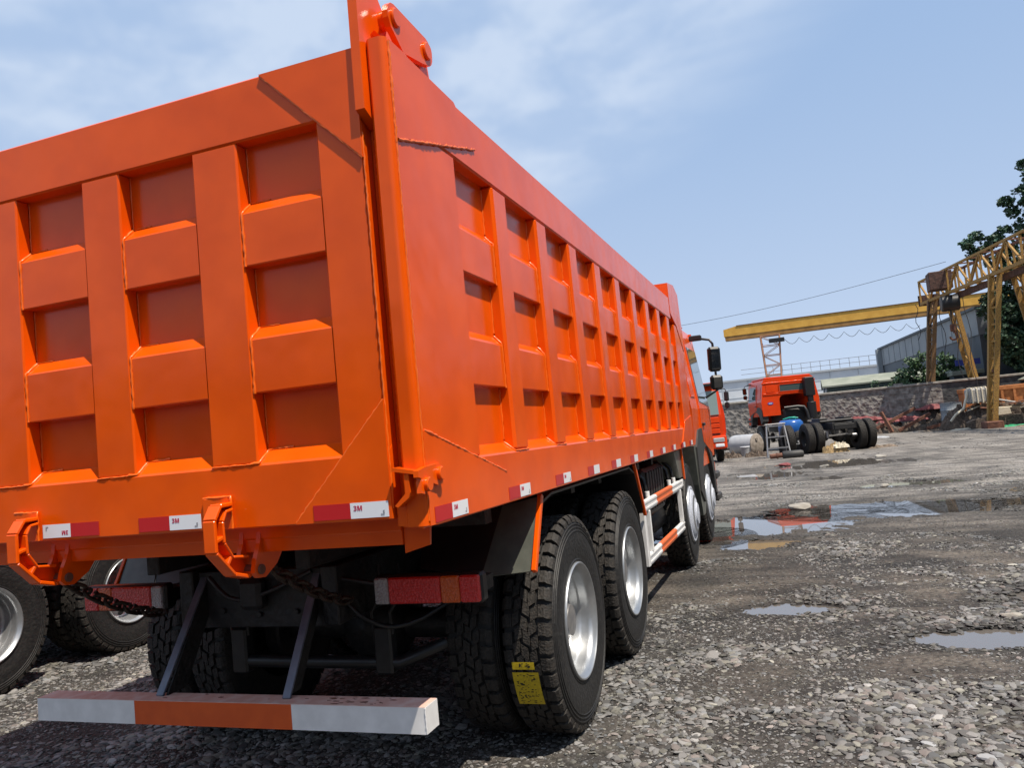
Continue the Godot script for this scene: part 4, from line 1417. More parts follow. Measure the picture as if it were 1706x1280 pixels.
func cab(t: Node3D, z0: float, paint: Material, rear_detail: bool) -> void:
	var g := hold("cab", t)
	var o := V(0, 0, z0)
	var poly := pv([-1.215, 0.97, -1.235, 1.70, -1.11, 2.66, -1.06, 2.80, -0.95, 2.87, 0.95, 2.87, 1.06, 2.80, 1.11, 2.66, 1.235, 1.70, 1.215, 0.97, 0.70, 0.97, 0.70, 1.72, 0.58, 1.93, 0.40, 1.98, -0.26, 1.98, -0.40, 1.92, -0.46, 1.78, -0.46, 0.97])
	var mb := Mb.new()
	mb.prism(poly, o + V(0, 0, -2.0), V(1, 0, 0), V(0, 1, 0), V(0, 0, 1), 2.0)
	obj("shell", mb, paint, g)
	mb = Mb.new()
	mb.prism(pv([0, 0.97, -0.26, 0.97, -0.28, 1.72, -0.10, 2.62, 0, 2.8]), o + V(-1.1, 0, -2.0), V(0, 0, 1), V(0, 1, 0), V(1, 0, 0), 2.2)
	obj("front_panel", mb, paint, g)
	mb = Mb.new()
	mb.box(-1.0, 1.0, 2.868, 2.93, -1.95, -0.06, 0.05, Transform3D(Basis(), o))
	obj("roof", mb, paint, g)
	mb = Mb.new()
	mb.box(-0.95, 0.95, 2.80, 2.90, -2.28, -1.98, 0.02, Transform3D(Basis(), o))
	obj("sun_visor", mb, M.plastic, g)
	# windscreen, wipers, grille, lamps
	mb = Mb.new()
	mb.prism(pv([-0.282, 1.74, -0.297, 1.74, -0.125, 2.62, -0.11, 2.62]), o + V(-1.02, 0, -2.0), V(0, 0, 1), V(0, 1, 0), V(1, 0, 0), 2.04)
	obj("windscreen", mb, M.screen, g)
	for x: float in [-0.5, 0.4]:
		strut("wiper", o + V(x, 1.73, -2.31), o + V(x + 0.45, 2.05, -2.25), 0.018, M.plastic, g)
	for yy in [[1.44, 1.66], [1.26, 1.42], [1.06, 1.24]]:
		mb = Mb.new()
		mb.box(-1.0, 1.0, yy[0], yy[1], -2.32, -2.26, 0.02, Transform3D(Basis(), o))
		obj("grille_panel", mb, paint, g)
	mb = Mb.new()
	mb.box(-1.0, 1.0, 1.02, 1.7, -2.285, -2.25, 0.0, Transform3D(Basis(), o))
	obj("grille_backing", mb, M.plastic, g)
	mb = Mb.new()
	mb.box(-1.20, 1.20, 0.50, 0.98, -2.36, -1.9, 0.05, Transform3D(Basis(), o))
	obj("front_bumper", mb, paint, g)
	for s: float in [-1.0, 1.0]:
		mb = Mb.new()
		mb.box(0.72 * s, 1.12 * s, 0.74, 0.90, -2.385, -2.33, 0.025, Transform3D(Basis(), o))
		obj("headlight", mb, M.lens_clear, g)
		mb = Mb.new()
		mb.box(0.78 * s, 1.10 * s, 0.57, 0.69, -2.375, -2.33, 0.02, Transform3D(Basis(), o))
		obj("fog_lamp", mb, M.reflect_white, g)
		# side panels
		mb = Mb.new()
		cab_panel(mb, pv([z0 - 0.72, 1.70, z0 - 0.72, 1.45, z0 - 0.80, 1.28, z0 - 1.90, 1.05, z0 - 1.96, 1.70]), s, 0.014)
		obj("door", mb, paint, g)
		mb = Mb.new()
		cab_panel(mb, pv([z0 - 0.74, 1.705, z0 - 1.96, 1.705, z0 - 1.86, 2.62, z0 - 0.80, 2.62]), s, 0.012)
		obj("door_frame", mb, paint, g)
		mb = Mb.new()
		cab_panel(mb, pv([z0 - 0.84, 1.80, z0 - 1.88, 1.74, z0 - 1.80, 2.52, z0 - 0.88, 2.52]), s, 0.020)
		obj("side_window", mb, M.glass, g)
		mb = Mb.new()
		cab_panel(mb, pv([z0 - 0.18, 1.85, z0 - 0.56, 1.85, z0 - 0.54, 2.45, z0 - 0.20, 2.45]), s, 0.010)
		obj("sleeper_panel", mb, paint, g)
		mb = Mb.new()
		mb.box(1.245 * s, 1.275 * s, 1.48, 1.52, -0.98, -0.80, 0.008, Transform3D(Basis(), o))
		obj("door_handle", mb, M.plastic, g)
		# wheel arch and steps
		var ap := PackedVector2Array()
		ap.append(Vector2(z0 - 0.05, 0.72)); ap.append(Vector2(z0 - 0.05, 1.24)); ap.append(Vector2(z0 - 0.35, 1.44)); ap.append(Vector2(z0 - 0.78, 1.46)); ap.append(Vector2(z0 - 1.35, 1.34)); ap.append(Vector2(z0 - 1.80, 0.98)); ap.append(Vector2(z0 - 1.86, 0.52))
		for k in 11:
			var a := PI * k / 10.0
			ap.append(Vector2(z0 - 1.0 - 0.66 * cos(a), 0.56 + 0.66 * sin(a)))
		mb = Mb.new()
		mb.prism(ap, V(1.0 * s, 0, 0), V(0, 0, 1), V(0, 1, 0), V(s, 0, 0), 0.245)
		obj("wheel_arch", mb, M.grey_plastic, g)
		for y in [0.42, 0.72]:
			mb = Mb.new()
			mb.box(1.0 * s, 1.27 * s, y, y + 0.10, -2.20, -1.80, 0.02, Transform3D(Basis(), o))
			obj("step", mb, M.grey_plastic, g)
		# mirror on a bent arm
		var mr := hold("mirror", t)
		var mx := 1.10 * s
		var zz := z0 - 1.70
		mb = Mb.new()
		mb.tube([V(mx, 2.70, zz), V(1.24 * s, 2.69, zz), V(1.37 * s, 2.66, zz), V(1.41 * s, 2.60, zz), V(1.41 * s, 2.42, zz), V(1.41 * s, 1.95, zz), V(1.24 * s, 1.86, zz)], 0.017, 7)
		mb.box(mx, mx + 0.17 * s, 2.665, 2.74, zz - 0.05, zz + 0.05, 0.012)
		obj("arm", mb, M.plastic, mr)
		for q in [[2.21, 2.555, 1.325, 1.495], [1.955, 2.16, 1.325, 1.49]]:
			mb = Mb.new()
			var cx: float = (q[2] + q[3]) * 0.5 * s
			var hw: float = (q[3] - q[2]) * 0.5
			var tm := Transform3D(Basis(Vector3.UP, 0.42 * s) * Basis(Vector3.RIGHT, 0.10), V(cx, (q[0] + q[1]) * 0.5, zz - 0.02))
			var hh: float = (q[1] - q[0]) * 0.5
			mb.box(-hw, hw, -hh, hh, -0.06, 0.05, 0.03, tm)
			obj("housing", mb, M.plastic, mr)
			mb = Mb.new()
			mb.box(-hw + 0.03, hw - 0.03, -hh + 0.03, hh - 0.03, 0.051, 0.055, 0.0, tm)
			obj("mirror_glass", mb, M.mirror, mr)
	if not rear_detail: return
	mb = Mb.new()
	mb.box(-0.40, 0.62, 2.16, 2.50, 0.001, 0.012, 0.004, Transform3D(Basis(), o))
	obj("rear_window", mb, M.glass, g)
	for q in [[-0.42, 0.64, 2.50, 2.53], [-0.42, 0.64, 2.13, 2.16], [-0.44, -0.40, 2.13, 2.53], [0.62, 0.66, 2.13, 2.53]]:
		mb = Mb.new()
		mb.box(q[0], q[1], q[2], q[3], 0.0, 0.03, 0.006, Transform3D(Basis(), o))
		obj("window_frame", mb, paint, g)
	for q in [[-1.14, 1.12, 2.02, 2.06], [-1.14, 1.12, 2.09, 2.12], [-1.16, 1.14, 2.60, 2.66]]:
		mb = Mb.new()
		mb.box(q[0], q[1], q[2], q[3], 0.0, 0.025, 0.01, Transform3D(Basis(), o))
		obj("pressed_rib", mb, paint, g)
	mb = Mb.new()
	mb.box(-0.98, -0.62, 2.16, 2.52, 0.0, 0.018, 0.012, Transform3D(Basis(), o))
	obj("vent_panel", mb, paint, g)
	mb = Mb.new()
	var e := PackedVector2Array()
	for k in 24: e.append(Vector2(0.12 * cos(TAU * k / 24.0), 0.07 * sin(TAU * k / 24.0)))
	mb.prism(e, o + V(-0.86, 1.60, 0.001), V(1, 0, 0), V(0, 1, 0), V(0, 0, 1), 0.012)
	obj("emblem", mb, M.sign_blue, g)
	mb = Mb.new()
	mb.box(-0.93, -0.79, 1.58, 1.615, 0.012, 0.016, 0.0, Transform3D(Basis(), o))
	obj("emblem_mark", mb, M.reflect_white, g)

func axle(t: Node3D, z: float, rear: bool) -> void:
	var g := hold("axle", t)
	var mb := Mb.new()
	mb.cyl(V(-0.95, 0.55, z), V(0.95, 0.55, z), 0.085 if rear else 0.055, 12)
	obj("axle_tube", mb, M.chassis, g)
	if rear:
		mb = Mb.new()
		mb.lathe([Vector2(0, -0.2), Vector2(0.14, -0.17), Vector2(0.22, -0.05), Vector2(0.22, 0.05), Vector2(0.14, 0.17), Vector2(0, 0.2)], V(0, 0.56, z), V(0, 0, 1), 20)
		obj("differential", mb, M.chassis, g)
	for s: float in [-1.0, 1.0]:
		mb = Mb.new()
		mb.cyl(V(0.56 * s, 0.55, z), V(0.66 * s, 0.55, z), 0.21, 20)
		obj("brake_drum", mb, M.chassis, g)

func chassis(t: Node3D, z0: float, z1: float) -> void:
	var g := hold("chassis_frame", t)
	for s: float in [-1.0, 1.0]:
		var mb := Mb.new()
		mb.box(0.35 * s, 0.43 * s, 0.80, 1.06, z1, z0, 0.006)
		obj("rail", mb, M.chassis, g)
	var z := z0 - 0.1
	while z > z1:
		var mb := Mb.new()
		mb.box(-0.345, 0.345, 0.83, 1.03, z - 0.12, z, 0.01)
		obj("crossmember", mb, M.chassis, g)
		z -= 1.5

func mudguard(t: Node3D, s: float) -> void:
	var g := hold("mudguard", t)
	var path := [Vector2(-1.30, 1.215), Vector2(-1.5, 1.25), Vector2(-3.45, 1.25), Vector2(-3.62, 1.20), Vector2(-3.84, 0.88)]
	var mb := Mb.new()
	for i in path.size() - 1:
		mb.bar(V(0.9 * s, path[i].y, path[i].x), V(0.9 * s, path[i + 1].y, path[i + 1].x), 0.62, 0.012)
	obj("guard_top", mb, M.plastic, g)
	mb = Mb.new()
	for k in 2:
		var c := [V(1.205, 1.25, -1.30), V(1.205, 0.935, -1.125), V(0.955, 0.915, -1.125), V(1.03, 1.22, -1.285)] if k == 0 else [V(1.03, 1.225, -1.29), V(0.953, 0.92, -1.135), V(0.64, 0.96, -1.15), V(0.60, 1.225, -1.29)]
		mb = Mb.new()
		for i in 4: c[i].x *= s
		var nn: Vector3 = (c[1] - c[0]).cross(c[2] - c[0]).normalized() * 0.008
		if nn.z < 0.0: nn = -nn
		mb.quad(c[0] + nn, c[1] + nn, c[2] + nn, c[3] + nn, nn)
		mb.quad(c[0], c[1], c[2], c[3], -nn)
		for i in 4:
			var j := (i + 1) % 4
			mb.quad(c[i], c[j], c[j] + nn, c[i] + nn, (c[i] + c[j]) - (c[0] + c[2]))
		obj("rear_plate", mb, M.guard_plate if k == 0 else M.plastic, g)
	for q in [[V(1.213, 1.262, -1.315), V(1.213, 0.935, -1.118)], [V(1.213, 1.27, -3.62), V(1.213, 0.86, -3.86)]]:
		mb = Mb.new()
		mb.bar(V(q[0].x * s, q[0].y, q[0].z), V(q[1].x * s, q[1].y, q[1].z), 0.024, 0.030, 0.004)
		obj("edge_strip", mb, M.orange, g)

func underrun_bar(t: Node3D) -> void:
	var g := hold("underrun_bar", t)
	for q in [[-0.976, -0.414, "white_paint"], [-0.414, 0.384, "band_orange"], [0.384, 0.976, "white_paint"]]:
		var mb := Mb.new()
		mb.box(q[0] + 0.0003, q[1] - 0.0003, 0.473, 0.571, -0.525, -0.42, 0.004 if false else 0.0)
		obj("painted_section", mb, M[q[2]], g)
	var mb := Mb.new()
	mb.box(-0.974, 0.974, 0.5712, 0.5732, -0.523, -0.4215)
	obj("dusty_top", mb, M.dusty_top, g)
	for k in 34:
		mb = Mb.new()
		var x := 0.52 + rng.randf() * 0.30 if k < 26 else rng.randf_range(-0.9, 0.95)
		var z := rng.randf_range(-0.515, -0.43)
		var p := PackedVector2Array()
		var r := rng.randf_range(0.004, 0.017)
		for i in 7:
			var a := TAU * i / 7.0
			p.append(Vector2(cos(a) * r * rng.randf_range(0.5, 1.6), sin(a) * r * 0.4 * rng.randf_range(0.5, 1.4)))
		if Geometry2D.triangulate_polygon(p).is_empty(): continue
		mb.prism(p, V(x, 0.5733, z), V(1, 0, 0), V(0, 0, 1), V(0, 1, 0), 0.0004)
		obj("paint_chip", mb, M.rust, g)
	bead(g, [V(0.975, 0.476, -0.421), V(0.975, 0.568, -0.421)], 0.0035, 0.006, M.white_paint)
	for s: float in [-1.0, 1.0]:
		var st := hold("bar_strut", t)
		mb = Mb.new()
		mb.bar(V(0.325 * s, 0.574, -0.475), V(0.31 * s, 1.03, -0.78), 0.038, 0.012, 0.002, V(0, 0.55, 0.83))
		obj("face_plate", mb, M.strut, st)
		mb = Mb.new()
		mb.prism(pv([-0.485, 0.574, -0.60, 0.574, -0.88, 1.03, -0.79, 1.03]), V(0.300 * s, 0, 0), V(0, 0, 1), V(0, 1, 0), V(1, 0, 0), 0.008)
		obj("web_plate", mb, M.chassis, st)

func side_guard(t: Node3D, s: float) -> void:
	var g := hold("side_guard", t)
	for y in [0.485, 0.90]:
		for q in [[-3.93, -4.55, "white_paint"], [-4.55, -5.45, "guard_orange"], [-5.45, -6.20, "white_paint"]]:
			var mb := Mb.new()
			mb.box(1.165 * s, 1.195 * s, y - 0.035, y + 0.055, q[1] + 0.001, q[0] - 0.001, 0.004)
			mb.box(1.190 * s, 1.200 * s, y + 0.030, y + 0.045, q[1] + 0.001, q[0] - 0.001)
			mb.box(1.190 * s, 1.200 * s, y - 0.018, y - 0.003, q[1] + 0.001, q[0] - 0.001)
			obj("rail", mb, M[q[2]], g)
	for q in [[-3.92, 0.07, 0.455, 0.965], [-6.17, 0.05, 0.455, 0.955], [-4.14, 0.035, 0.54, 0.865], [-5.95, 0.035, 0.54, 0.865]]:
		var mb := Mb.new()
		mb.box(1.16 * s, 1.203 * s, q[2], q[3], q[0] - q[1] / 2, q[0] + q[1] / 2, 0.004)
		obj("post", mb, M.white_paint, g)
	for z: float in [-4.05, -4.35, -5.55, -5.85]:
		var mb := Mb.new()
		mb.tube([V(1.15 * s, 0.90, z), V(1.15 * s, 1.0, z), V(1.13 * s, 1.10, z), V(1.05 * s, 1.18, z), V(0.9 * s, 1.21, z)], 0.018, 7)
		obj("bent_hanger", mb, M.plastic, g)
		mb = Mb.new()
		mb.cyl(V(1.152 * s, 0.93, z), V(1.152 * s, 1.0, z), 0.022, 8)
		obj("hanger_sleeve", mb, M.white_paint, g)

func bits_under(t: Node3D) -> void:
	# rear crossmember, anti-roll bar, boxes, tanks
	var g := hold("rear_crossmember", t)
	var mb := Mb.new()
	mb.box(-0.34, 0.34, 0.79, 1.05, -0.80, -0.77, 0.004)
	obj("plate", mb, M.chassis, g)
	for q in [[-0.2, 0.87], [0.0, 0.85], [0.2, 0.86], [-0.1, 1.0], [0.14, 0.98]]:
		mb = Mb.new()
		mb.cyl(V(q[0], q[1], -0.775), V(q[0], q[1], -0.755), 0.012, 8)
		obj("bolt", mb, M.plastic, g)
	mb = Mb.new()
	mb.box(-0.07, 0.05, 0.88, 1.02, -0.77, -0.70, 0.02)
	obj("tow_block", mb, M.chassis, g)
	g = hold("anti_roll_bar", t)
	mb = Mb.new()
	mb.tube([V(-0.30, 0.575, -1.0), V(0.1, 0.57, -1.0), V(0.57, 0.568, -1.0), V(0.70, 0.60, -1.2)], 0.03, 10)
	obj("rod", mb, M.plastic, g)
	for x: float in [-0.30, 0.50]:
		mb = Mb.new()
		mb.box(x - 0.045, x + 0.045, 0.52, 0.74, -1.03, -0.965, 0.01)
		obj("clamp", mb, M.plastic, g)
		mb = Mb.new()
		mb.tube([V(x - 0.045, 0.70, -0.99), V(x - 0.05, 0.80, -0.98), V(x + 0.01, 0.90, -0.97), V(x + 0.01, 1.02, -0.97)], 0.009, 6)
		mb.tube([V(x + 0.045, 0.70, -0.99), V(x + 0.045, 0.80, -0.98), V(x + 0.11, 0.88, -0.97), V(x + 0.11, 1.02, -0.97)], 0.009, 6)
		obj("u_bolt", mb, M.chassis if x > 0.4 else M.grey_plastic, g)
	for s: float in [-1.0, 1.0]:
		g = hold("leaf_spring", t)
		for k in 7:
			mb = Mb.new()
			var half := 0.78 - k * 0.085
			var pts := []
			for i in 9:
				var u := -1.0 + i / 4.0
				pts.append(V(0.49 * s, 0.70 - k * 0.016 + 0.11 * u * u * pow(half / 0.78, 2.0), -2.53 + u * half))
			for i in 8: mb.bar(pts[i], pts[i + 1], 0.085, 0.013)
			obj("leaf", mb, M.chassis, g)
	for q in [[V(-0.25, 1.03, -0.74), V(-0.1, 0.93, -0.72), V(0.12, 0.97, -0.73), V(0.3, 1.04, -0.75)], [V(0.38, 0.95, -0.8), V(0.5, 0.80, -0.85), V(0.62, 0.74, -1.0), V(0.75, 0.8, -1.3)], [V(-0.42, 0.9, -0.8), V(-0.5, 0.74, -0.95), V(-0.6, 0.7, -1.2)], [V(0.40, 1.0, -0.78), V(0.55, 0.96, -0.84), V(0.66, 0.94, -0.88)]]:
		mb = Mb.new()
		var c := Curve3D.new()
		for i in q.size():
			var tan: Vector3 = (q[mini(i + 1, q.size() - 1)] - q[maxi(i - 1, 0)]) * 0.2
			c.add_point(q[i], -tan, tan)
		var pl := []
		for v in c.tessellate(3, 6): pl.append(v)
		mb.tube(pl, 0.011, 7)
		obj("air_hose", mb, M.plastic, t)
	mb = Mb.new()
	mb.box(0.62, 1.10, 0.74, 1.17, -5.55, -4.6, 0.03)
	g = obj("battery_box", mb, M.plastic, t)
	for k in 7:
		mb = Mb.new()
		mb.box(1.10, 1.118, 0.80, 1.14, -5.48 + k * 0.13, -5.42 + k * 0.13, 0.006)
		obj("rib", mb, M.grey_plastic, g)
	for k in 2:
		mb = Mb.new()
		mb.lathe([Vector2(0, 0), Vector2(0.10, 0.01), Vector2(0.15, 0.04), Vector2(0.165, 0.09), Vector2(0.165, 0.8), Vector2(0.15, 0.86), Vector2(0, 0.88)], V(0.86, 0.62, -4.2 - k * 0.95), V(0, 0, -1), 24)
		obj("air_tank", mb, M.chassis, t)
	mb = Mb.new()
	mb.cyl(V(1.06, 0.98, -6.62), V(1.06, 1.27, -6.62), 0.11, 18)
	mb.cyl(V(1.06, 1.08, -6.62), V(1.06, 1.12, -6.62), 0.12, 18)
	obj("air_filter", mb, M.plastic, t)
	mb = Mb.new()
	mb.prism(pv([-7.22, 1.26, -7.50, 1.28, -7.72, 1.0, -7.85, 0.55, -7.70, 0.42, -7.45, 0.42, -7.30, 0.8]), V(1.0, 0, 0), V(0, 0, 1), V(0, 1, 0), V(1, 0, 0), 0.225)
	obj("mudguard_panel", mb, M.guard_plate, t)
	mb = Mb.new()
	mb.prism(pv([-5.75, 1.26, -6.22, 1.26, -6.22, 0.98, -6.0, 0.98]), V(0.6, 0, 0), V(0, 0, 1), V(0, 1, 0), V(1, 0, 0), 0.60)
	obj("mudguard_panel", mb, M.guard_plate, t)
	mb = Mb.new()
	mb.bar(V(1.21, 1.27, -6.22), V(1.21, 0.95, -6.25), 0.02, 0.03, 0.003)
	obj("edge_strip", mb, M.orange, t)

func hinges(t: Node3D, s: float) -> void:
	var sx := V(s, 0, 0)
	# top: slotted arm on the tailgate, link plate and pins
	var g := hold("top_hinge", t)
	var mb := Mb.new()
	mb.prism(pv([0.030, 2.665, -0.055, 2.625, -0.085, 2.66, -0.085, 2.895, -0.060, 2.925, -0.055, 2.955, -0.085, 2.985, -0.165, 2.985, -0.185, 3.035, -0.165, 3.085, -0.02, 3.24, 0.022, 3.26]), V(1.142 * s, 0, 0), V(0, 0, 1), V(0, 1, 0), sx, 0.034)
	obj("arm_plate", mb, M.orange, g)
	mb = Mb.new()
	var lp := PackedVector2Array()
	for k in 8:
		var a := PI * 0.42 + PI * 0.80 * k / 7.0 + PI * 0.0
		lp.append(Vector2(-0.40 + 0.055 * cos(a + PI * 0.12), 3.035 + 0.055 * sin(a + PI * 0.12)))
	lp.append(Vector2(-0.36, 2.97)); lp.append(Vector2(-0.20, 2.94)); lp.append(Vector2(-0.115, 3.0))
	for k in 5:
		var a := -PI * 0.1 + PI * 0.6 * k / 4.0
		lp.append(Vector2(-0.15 + 0.052 * cos(a), 3.045 + 0.052 * sin(a)))
	mb.prism(lp, V(1.205 * s, 0, 0), V(0, 0, 1), V(0, 1, 0), sx, 0.022)
	mb.prism(lp, V(1.118 * s, 0, 0), V(0, 0, 1), V(0, 1, 0), sx, 0.018)
	obj("link_plate", mb, M.orange, g)
	for q in [Vector2(-0.15, 3.045), Vector2(-0.40, 3.035)]:
		mb = Mb.new()
		mb.cyl(V(1.10 * s, q.y, q.x), V(1.238 * s, q.y, q.x), 0.034, 18)
		obj("pin", mb, M.orange, g)
	mb = Mb.new()
	mb.prism(pv([-0.34, 2.895, -0.50, 2.895, -0.46, 3.06, -0.36, 3.06]), V(1.150 * s, 0, 0), V(0, 0, 1), V(0, 1, 0), sx, 0.045)
	obj("support_lug", mb, M.orange, g)
	# bottom: channel and pinned plate outside the corner
	g = hold("bottom_hinge", t)
	mb = Mb.new()
	mb.prism(pv([1.165, 1.468, 1.252, 1.452, 1.252, 1.464, 1.168, 1.480]), V(0, 0, -0.06), sx, V(0, 1, 0), V(0, 0, 1), 0.095)
	obj("top_plate", mb, M.orange, g)
	mb = Mb.new()
	mb.prism(pv([1.205, 1.455, 1.222, 1.455, 1.222, 1.385, 1.175, 1.352, 1.165, 1.358, 1.205, 1.395]), V(0, 0, -0.05), sx, V(0, 1, 0), V(0, 0, 1), 0.08)
	obj("channel", mb, M.orange, g)
	mb = Mb.new()
	mb.prism(pv([0.055, 1.464, 0.0, 1.474, -0.109, 1.480, -0.128, 1.470, -0.120, 1.412, -0.085, 1.408, -0.018, 1.426, 0.008, 1.405, 0.014, 1.388, 0.042, 1.393, 0.036, 1.440, 0.056, 1.444]), V(1.252 * s, 0, 0), V(0, 0, 1), V(0, 1, 0), sx, 0.017)
	obj("cheek_plate", mb, M.orange, g)
	for q in [Vector2(0.002, 1.418), Vector2(-0.098, 1.446)]:
		mb = Mb.new()
		mb.cyl(V(1.24 * s, q.y, q.x), V(1.283 * s, q.y, q.x), 0.023, 16)
		obj("pin", mb, M.orange, g)
	mb = Mb.new()
	mb.prism(pv([1.150, 1.362, 1.240, 1.362, 1.240, 1.278, 1.150, 1.290]), V(0, 0, -0.06), sx, V(0, 1, 0), V(0, 0, 1), 0.05)
	obj("corner_block", mb, M.orange, g)
	mb = Mb.new()
	mb.prism(pv([1.112, 1.312, 1.112, 1.188, 1.205, 1.212, 1.215, 1.312]), V(0, 0, -0.125), sx, V(0, 1, 0), V(0, 0, 1), 0.012)
	obj("corner_flap", mb, M.orange, g)

func dump_truck(label: String) -> Node3D:
	var t := thing("dump_truck", label, "dump truck", Vector3.ZERO, 0.0, "orange dump trucks parked side by side")
	var mb := Mb.new()
	mb.box(-1.16, 1.16, 1.26, 1.30, -7.0, -0.26)
	obj("box_floor", mb, M.orange, t)
	mb = Mb.new()
	mb.box(-1.16, 1.16, 1.30, 3.02, -7.03, -6.97)
	obj("front_wall", mb, M.orange, t)
	mb = Mb.new()
	mb.prism(pv([-0.26, 1.312, -0.095, 1.312, -0.098, 1.268, -0.104, 1.262, -0.104, 1.218, -0.26, 1.218]), V(-1.11, 0, 0), V(0, 0, 1), V(0, 1, 0), V(1, 0, 0), 2.22)
	obj("rear_beam", mb, M.orange, t)
	for s: float in [-1.0, 1.0]:
		mb = Mb.new()
		mb.box(0.36 * s, 0.43 * s, 1.08, 1.258, -6.9, -0.55, 0.005)
		obj("sub_rail", mb, M.chassis, t)
	for k in 9:
		mb = Mb.new()
		mb.box(-1.08, 1.08, 1.18, 1.257, -1.0 - k * 0.7, -0.92 - k * 0.7)
		obj("floor_bearer", mb, M.chassis, t)
	tailgate(t)
	side_wall(t, 1.0)
	side_wall(t, -1.0)
	for q in [[-1.132, false], [-0.378, false], [0.0945, true], [0.849, true]]:
		sticker(t, V(q[0], 1.325, 0.0105 if absf(q[0]) > 0.8 else 0.0012), V(1, 0, 0), V(0, 0, 1), q[1])
	hook(t, 0.455)
	hook(t, -0.455)
	hinges(t, 1.0)
	hinges(t, -1.0)
	safety_chain(t, V(-0.47, 1.135, -0.16), V(-0.50, 0.88, -0.70), 0.03, 10)
	safety_chain(t, V(0.50, 1.135, -0.22), V(0.47, 0.90, -0.76), 0.02, 10)
	tail_lamp(t, 1.0)
	tail_lamp(t, -1.0)
	underrun_bar(t)
	chassis(t, -0.74, -9.3)
	bits_under(t)
	for s: float in [-1.0, 1.0]:
		mudguard(t, s)
		for z: float in [-1.833, -3.231]:
			var w := wheel(t, 1.212, z, s, "rear")
			wheel(t, 0.915, z, s, "inner")
			if s > 0 and z > -2.0:
				w.rotation = Vector3.ZERO
				for q in [[-0.20, -0.52, -0.215, -0.085], [-0.11, -0.175, -0.21, -0.10]]:
					mb = Mb.new()
					for k in 8:
						var a: float = lerpf(q[0], q[1], k / 8.0)
						var b: float = lerpf(q[0], q[1], (k + 1) / 8.0)
						var R := 0.557
						mb.quad(V(q[2], R * sin(a), R * cos(a)), V(q[3], R * sin(a), R * cos(a)), V(q[3], R * sin(b), R * cos(b)), V(q[2], R * sin(b), R * cos(b)), V(0, sin(a), cos(a)))
					obj("yellow_label", mb, M.yellow_label, w)
					mb = Mb.new()
					for k in int(absf(q[1] - q[0]) * 260.0):
						var a: float = rng.randf_range(q[1] + 0.015, q[0] - 0.015)
						var x: float = rng.randf_range(q[2] + 0.008, q[3] - 0.02)
						var dx := rng.randf_range(0.004, 0.014)
						var da := rng.randf_range(0.004, 0.010)
						var R := 0.5576
						mb.quad(V(x, R * sin(a), R * cos(a)), V(x + dx, R * sin(a), R * cos(a)), V(x + dx, R * sin(a + da), R * cos(a + da)), V(x, R * sin(a + da), R * cos(a + da)), V(0, sin(a), cos(a)))
					obj("printing", mb, M.ink_black, w)
		for z: float in [-6.55, -8.35]: wheel(t, 1.212, z, s, "front")
		side_guard(t, s)
	for z: float in [-1.833, -3.231]: axle(t, z, true)
	for z: float in [-6.55, -8.35]: axle(t, z, false)
	cab(t, -7.32, M.orange, false)
	mb = Mb.new()
	mb.box(-0.40, 0.55, 0.7, 1.75, -8.9, -7.2, 0.08)
	obj("engine", mb, M.chassis, t)
	return t

